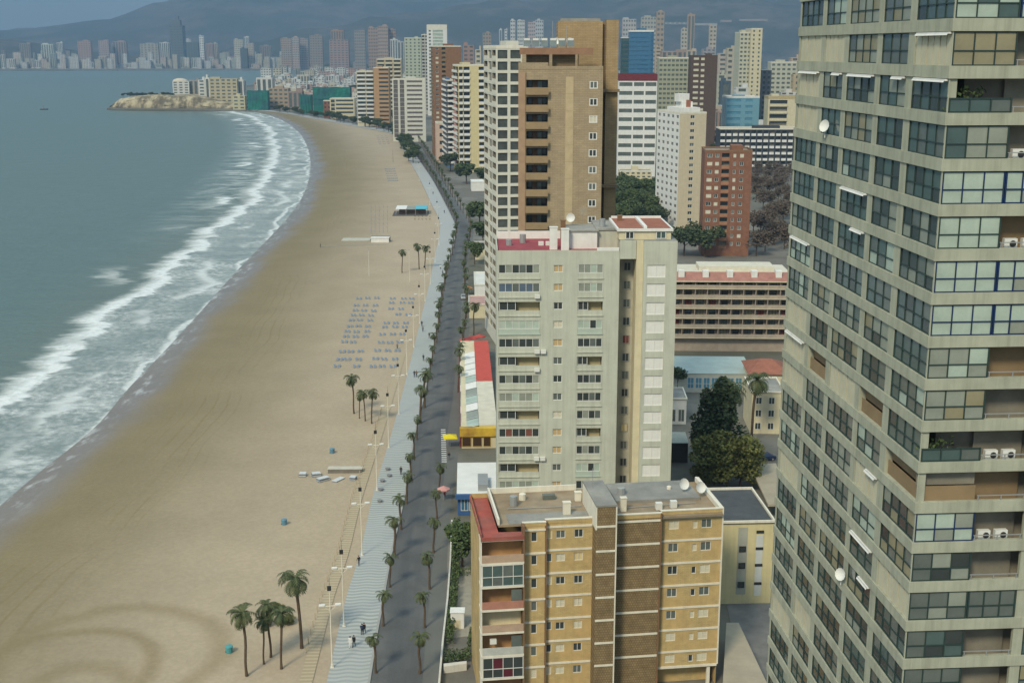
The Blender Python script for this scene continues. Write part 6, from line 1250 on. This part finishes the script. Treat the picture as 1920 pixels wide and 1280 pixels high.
# ---------------------------------------------------------------- people
SKIN = mat('skin', (0.45, 0.28, 0.2), rough=.6, var=.05); HAIR = mat('dark_hair', (0.03, 0.022, 0.018), var=.1); SHOE = mat('dark_shoe', (0.03, 0.03, 0.03))
CLOTH = {'black': (0.018, 0.018, 0.02), 'navy': (0.02, 0.03, 0.07), 'white': (0.68, 0.68, 0.66), 'grey': (0.16, 0.16, 0.17), 'red': (0.36, 0.04, 0.035), 'brown': (0.14, 0.08, 0.05)}
def person_mesh(stride, arm, seed):
    """one continuous body grown from a jointed skeleton"""
    V = [(0, 0, .95), (0, .01, 1.15), (0, 0, 1.38), (0, 0, 1.50), (0, -.02, 1.60), (0, -.02, 1.74),
         (-.09, 0, .92), (-.10, -stride*.5, .50), (-.10, -stride*.75+.02, .09), (-.10, -stride*.75-.16, .04), (.09, 0, .92), (.10, stride*.35-.05, .50), (.10, stride*.85, .11), (.10, stride*.85-.15, .04),
         (-.19, 0, 1.42), (-.25, arm*.3, 1.15), (-.26, arm*.3-.12, .92), (-.255, arm*.3-.17, .84), (.19, 0, 1.42), (.25, -arm*.3, 1.15), (.26, -arm*.3-.14, .92), (.255, -arm*.3-.19, .84)]
    E_ = [(0,1),(1,2),(2,3),(3,4),(4,5),(0,6),(6,7),(7,8),(8,9),(0,10),(10,11),(11,12),(12,13),(2,14),(14,15),(15,16),(16,17),(2,18),(18,19),(19,20),(20,21)]
    rad = [.135,.13,.155,.06,.095,.075,.10,.07,.045,.04,.10,.07,.045,.04,.07,.05,.036,.034,.07,.05,.036,.034]
    me = bpy.data.meshes.new('person'); me.from_pydata([Vector(v) for v in V], E_, []); o = put('tmp', me)
    sk = o.modifiers.new('s', 'SKIN'); ss = o.modifiers.new('u', 'SUBSURF'); ss.levels = 1
    for i, r_ in enumerate(rad): me.skin_vertices[0].data[i].radius = (r_, r_*.8 if i in (0, 1, 2) else r_)
    me.skin_vertices[0].data[0].use_root = True
    dg = bpy.context.evaluated_depsgraph_get(); out = bpy.data.meshes.new_from_object(o.evaluated_get(dg)); bpy.data.objects.remove(o); return out
PB = [person_mesh(.34, .5, 0), person_mesh(.12, .2, 1)]
def person(p, rz, top, bot, lb, k=0, hair='dark', grp=None):
    me = PB[k].copy(); me.materials.clear(); T, B_ = mat('cloth_'+top, CLOTH[top], var=.1), mat('trousers_'+bot, CLOTH[bot], var=.1)
    for mm in (SKIN, T, B_, SHOE): me.materials.append(mm)
    for f in me.polygons:
        z = f.center.z; ax_ = abs(f.center.x); f.material_index = 3 if z < .085 else 2 if z < .95 and ax_ < .2 else 0 if (z > 1.49 or (z < .90 and ax_ >= .2)) else 1; f.use_smooth = True
    o = put('person', me, None, p, rz); tag(o, lb, 'person', grp); h = MB()
    for a in range(4):
        for b in range(8):
            f = lambda aa, bb: (.105*math.sin(aa*.42)*math.cos(bb*math.pi/4), -.005+.115*math.sin(aa*.42)*math.sin(bb*math.pi/4), 1.655+.12*math.cos(aa*.42))
            h.quad(f(a, b), f(a, b+1), f(a+1, b+1), f(a+1, b))
    h.build('hair', HAIR if hair == 'dark' else mat('grey_hair', (0.3, 0.29, 0.27)), o)
for i, (q, rz, t, b, k, lb) in enumerate([((683,1188),-8,'black','navy',0,'person in black walking away beside the kerb palms, nearest pair'), ((679,1190),-5,'navy','black',1,'person in navy walking close beside the one in black'), ((664,1212),170,'black','black',0,'person in black clothes next to the one in white on the striped paving'), ((657,1214),175,'white','white',1,'person dressed all in white on the striped paving'), ((673,1060),40,'black','grey',1,'person in black leaning at the beach wall of the promenade'), ((777,707),10,'black','navy',0,'person in black of the pair walking mid promenade'), ((781,707),10,'brown','black',1,'person in brown of the pair walking mid promenade'), ((794,676),180,'navy','black',0,'lone person in navy walking near the kerb palms'), ((793,622),5,'grey','black',0,'person in grey near the promenade lamps, farther than the lone walker'), ((791,612),-5,'black','black',1,'person in black just beyond the one in grey'), ((805,634),175,'black','grey',0,'person in black and grey by the road side of the paving'), ((752,890),0,'black','black',1,'person in black standing by the kerb below the round seats'), ((601,464),90,'black','black',1,'person in black alone at the seaward end of the boardwalk'), ((842,862),0,'black','grey',1,'person in black on the road beside the zebra bars'), ((838,508),0,'navy','black',0,'person in navy at the narrow bend of the promenade'), ((846,458),0,'red','black',1,'person in red far up the promenade'), ((839,490),175,'black','black',0,'person in black far up the promenade behind the one in navy'), ((830,515),0,'grey','navy',0,'person in grey far up the promenade nearest the beach'), ((826,505),180,'white','black',1,'person in a white top far up the promenade'), ((850,440),0,'black','navy',0,'person in black and navy at the widest part of the bend'), ((833,400),0,'navy','navy',1,'person in navy beyond the bend of the promenade'), ((812,365),0,'black','black',0,'person in black beyond the kiosk on the promenade'), ((745,655),0,'grey','black',1,'person in grey among the sunbeds'), ((834,935),0,'red','grey',1,'person in red at the pink parasol by the bar')]):
    person(gp(*q, .13 if q[0] not in (601, 842, 745, 834) else (SAND if q[0] in (601, 745) else .004)), R(180+rz), t, b, lb, k)
# ---------------------------------------------------------------- cars, parasols, bars on the road
def car(p, rz, c, lb):
    o = empty('parked_car', p, rz); tag(o, lb, 'car'); prof = [(-2.1, .35), (-2.12, .75), (-1.9, .92), (-1.35, .98), (-.75, 1.42), (.85, 1.44), (1.55, 1.0), (2.05, .9), (2.12, .5), (2.05, .3)]
    m = MB(); n = len(prof)
    for sg in (-1, 1): m.face([(sg*(.86 if z < 1.05 else .68), y, z) for y, z in (prof if sg > 0 else prof[::-1])])
    for k in range(n):
        (y0, z0), (y1, z1) = prof[k], prof[(k+1) % n]; w0, w1 = (.86 if z0 < 1.05 else .68), (.86 if z1 < 1.05 else .68); m.quad((-w0, y0, z0), (w0, y0, z0), (w1, y1, z1), (-w1, y1, z1))
    m.build('body', mat('car_'+c[0], c[1], rough=.25, spec=.6, var=.05), o)
    for y0, y1, nm in ((-1.30, -.80, 'windscreen'), (.92, 1.5, 'rear_window')): g = MB(); z0, z1 = (1.03, 1.39) if nm == 'windscreen' else (1.40, 1.06); g.quad((-.66, y0-.02, z0+.02), (.66, y0-.02, z0+.02), (.6, y1-.02, z1+.03), (-.6, y1-.02, z1+.03)); g.build(nm, GDARK, o)
    for sx in (-1, 1):
        g = MB(); g.quad((sx*.80, -1.1, 1.04), (sx*.80, 1.2, 1.04), (sx*.70, .8, 1.38), (sx*.70, -.7, 1.38)); g.build('side_window', GDARK, o)
        for y_ in (-1.3, 1.3): g = MB(); g.tube([(sx*.72, y_, .32), (sx*.9, y_, .32)], .32, 12); w = g.build('wheel', METD, o); g = MB(); g.tube([(sx*.9, y_, .32), (sx*.915, y_, .32)], .19, 10); g.build('rim', METG, w)
        g = MB(); g.box(sx*.55-.16, sx*.55+.16, -2.14, -2.1, .62, .76); g.build('headlight', FWHITE, o)
car(gp(1434, 862), R(-75), ('navy', (0.015, 0.03, 0.08)), 'dark blue car parked by the conifers below the concrete tower')
car(gp(865, 705), R(4), ('teal', (0.02, 0.07, 0.08)), 'dark teal car parked at the kerb in front of the restaurant')
car(gp(869, 560), R(3), ('silver', (0.35, 0.36, 0.37)), 'silver car parked at the kerb by the white flat roofed shop')
car(gp(878, 455), R(2), ('charcoal', (0.04, 0.04, 0.045)), 'charcoal car far up the road at the bend')
def parasol(p, c, lb, sq=False, r_=1.7):
    o = empty('parasol', p, R(8)); tag(o, lb, 'parasol'); m = MB(); m.tube([(0, 0, 0), (0, 0, 2.7)], .04, 6); m.build('pole', METG, o); m = MB(); n = 4 if sq else 8
    for k in range(n):
        f = lambda kk: (r_*math.cos(2*math.pi*(kk+.5)/n), r_*math.sin(2*math.pi*(kk+.5)/n), 2.3); m.face([f(k), f(k+1), (0, 0, 2.85)]); a, b = f(k), f(k+1); m.quad(a, b, (b[0], b[1], 2.08), (a[0], a[1], 2.08))
    m.build('canopy', c, o)
YP = mat('bright_yellow_canvas', (0.68, 0.56, 0.02), var=.08); RP_ = mat('red_canvas', (0.45, 0.08, 0.07), var=.12)
parasol(gp(844, 838), YP, 'square bright yellow parasol at the roadside in front of the restaurant', True, 2.0)
for q, lb in [((872, 652), 'red parasol nearest the road at the far end of the restaurant'), ((886, 648), 'middle red parasol at the far end of the restaurant'), ((899, 645), 'red parasol against the shop beyond the restaurant')]: parasol(gp(*q), RP_, lb)
parasol(gp(832, 938), mat('pink_canvas', (0.55, 0.28, 0.26), var=.1), 'pale pink parasol by the roadside in front of the blue trimmed bar', r_=1.2)
parasol(gp(878, 552), mat('orange_canvas', (0.55, 0.22, 0.08), var=.1), 'orange parasol at the white flat roofed shop', r_=1.5)
m = MB()
for k in range(16):
    a = gp(826.5+k*.10, 806+k*4.0, .012); m.quad(a, a+Vector((1.0, 0, 0)), a+Vector((1.0, .55, 0)), a+Vector((0, .55, 0)))
tag(m.build('road_marking', mat('road_paint', (0.62, 0.62, 0.60), var=.12)), kind='structure')
# ---------------------------------------------------------------- garden of the yellow block
WG = mat('white_garden_wall', (0.58, 0.56, 0.51), streak=.15, var=.1); HEDGE = LEAFM[1]
lw = [gp(821, 1300), gp(829, 1210), gp(838, 1130), gp(843, 1060), gp(846, 985)]
m = MB()
for a, b in zip(lw, lw[1:]):
    d = (b-a).normalized(); n = Vector((d.y, -d.x, 0))*.25; m.prism([tuple(q)[:2] for q in (a, a+n, b+n, b)], 0, 1.1)
tag(m.build('garden_wall', WG), 'low white wall between the road and the garden of the yellow block', 'wall')
def hedge(pts, w, h_, lb, seed=0):
    rr = random.Random(seed); m = MB()
    for a, b in zip(pts, pts[1:]):
        L = (b-a).length; d = (b-a).normalized(); nv = Vector((-d.y, d.x, 0))
        for k in range(int(L*w*h_*38)):
            q = a+d*rr.uniform(0, L)+nv*rr.uniform(-w/2, w/2); q.z = h_*(rr.random()**.6)*(1+.2*noise.noise(q*.8)); s = .14*rr.uniform(.6, 1.4); u = Vector((rr.uniform(-1, 1), rr.uniform(-1, 1), rr.uniform(-1, 1))).normalized()*s; v = u.cross(Vector((rr.uniform(-1, 1), rr.uniform(-1, 1), rr.uniform(-1, 1)))).normalized()*s; m.quad(q-u, q+v, q+u, q-v)
    tag(m.build('hedge', HEDGE), lb, 'hedge')
off = Vector((1.0, 0, 0)); hedge([q+off for q in lw[1:]], 1.1, 1.7, 'green hedge behind the low white garden wall', 1)
hedge([gp(832, 1242), gp(882, 1236)], 2.2, 1.5, 'dark hedge across the near end of the garden', 2); hedge([gp(886, 1225), gp(893, 1192)], 1.6, 1.8, 'clipped hedge against the side of the yellow block', 3); hedge([gp(848, 1080), gp(890, 1076)], 1.2, 1.2, 'low hedge below the round garden tree', 4)
m = MB(); q = [gp(832, 1262), gp(875, 1256), gp(875, 1251), gp(832, 1256)]; m.prism([tuple(v)[:2] for v in q], 0, 1.0); tag(m.build('garden_wall', WG), 'short white wall across the near end of the garden', 'wall')
m = MB(); m.box(0, 1.9, 0, 1.6, 0, 2.4); o = empty('garden_shed', gp(845, 1178)); tag(o, 'small white garden shed with a cream front beside the hedge', 'shed'); m.build('wall', WHITE, o); m = MB(); m.box(-.1, 2.0, -.1, 1.7, 2.4, 2.5); m.build('roof', WHITE, o); m = MB(); m.box(.4, 1.4, -.03, -.002, 0.05, 1.3); m.build('door', CREAMW, o)
m = MB(); q = [gp(846, 1070), gp(893, 1066), gp(898, 1190), gp(840, 1196)]; m.prism([tuple(v)[:2] for v in q][::-1], -.01, .02); tag(m.build('garden_paving', mat('tan_paving', (0.30, 0.275, 0.225), var=.2, scale=.6)), kind='structure')
m = MB(); q = [gp(1362, 1130), gp(1450, 1130), gp(1452, 1290), gp(1395, 1290)]; m.prism([tuple(v)[:2] for v in q][::-1], -.01, .015); tag(m.build('court_paving', mat('grey_court', (0.16, 0.155, 0.15), var=.25, scale=.4)), kind='structure')
# small boat far out
p = gp(82, 206, SEA_Z); o = empty('fishing_boat', (p.x, p.y, SEA_Z), R(20)); tag(o, 'tiny dark boat alone on the open bay off the headland', 'boat'); m = MB(); m.prism([(-5, -1.2), (3, -1.4), (6, 0), (3, 1.4), (-5, 1.2)], -.4, 1.2); m.build('hull', METD, o); m = MB(); m.box(-3, 0, -.9, .9, 1.2, 3.2); m.build('cabin', METG, o); m = MB(); m.tube([(0, 0, 1.2), (0, 0, 6)], .12, 5); m.build('mast', METD, o)
# ================================================================ THE AIR
hz = MB(); hz.box(-15500, 14500, -250, 13800, -8, 1500); hm = bpy.data.materials.new('sea_air'); hm.use_nodes = True; nt = hm.node_tree; nt.nodes.remove(nt.nodes['Principled BSDF'])
pv = nt.nodes.new('ShaderNodeVolumePrincipled'); pv.inputs['Color'].default_value = (0.40, 0.65, 0.97, 1); pv.inputs['Density'].default_value = 1.15e-4; pv.inputs['Anisotropy'].default_value = 0.2
lk(nt, pv.outputs[0], nt.nodes['Material Output'].inputs['Volume']); tag(hz.build('haze', hm), kind='stuff')
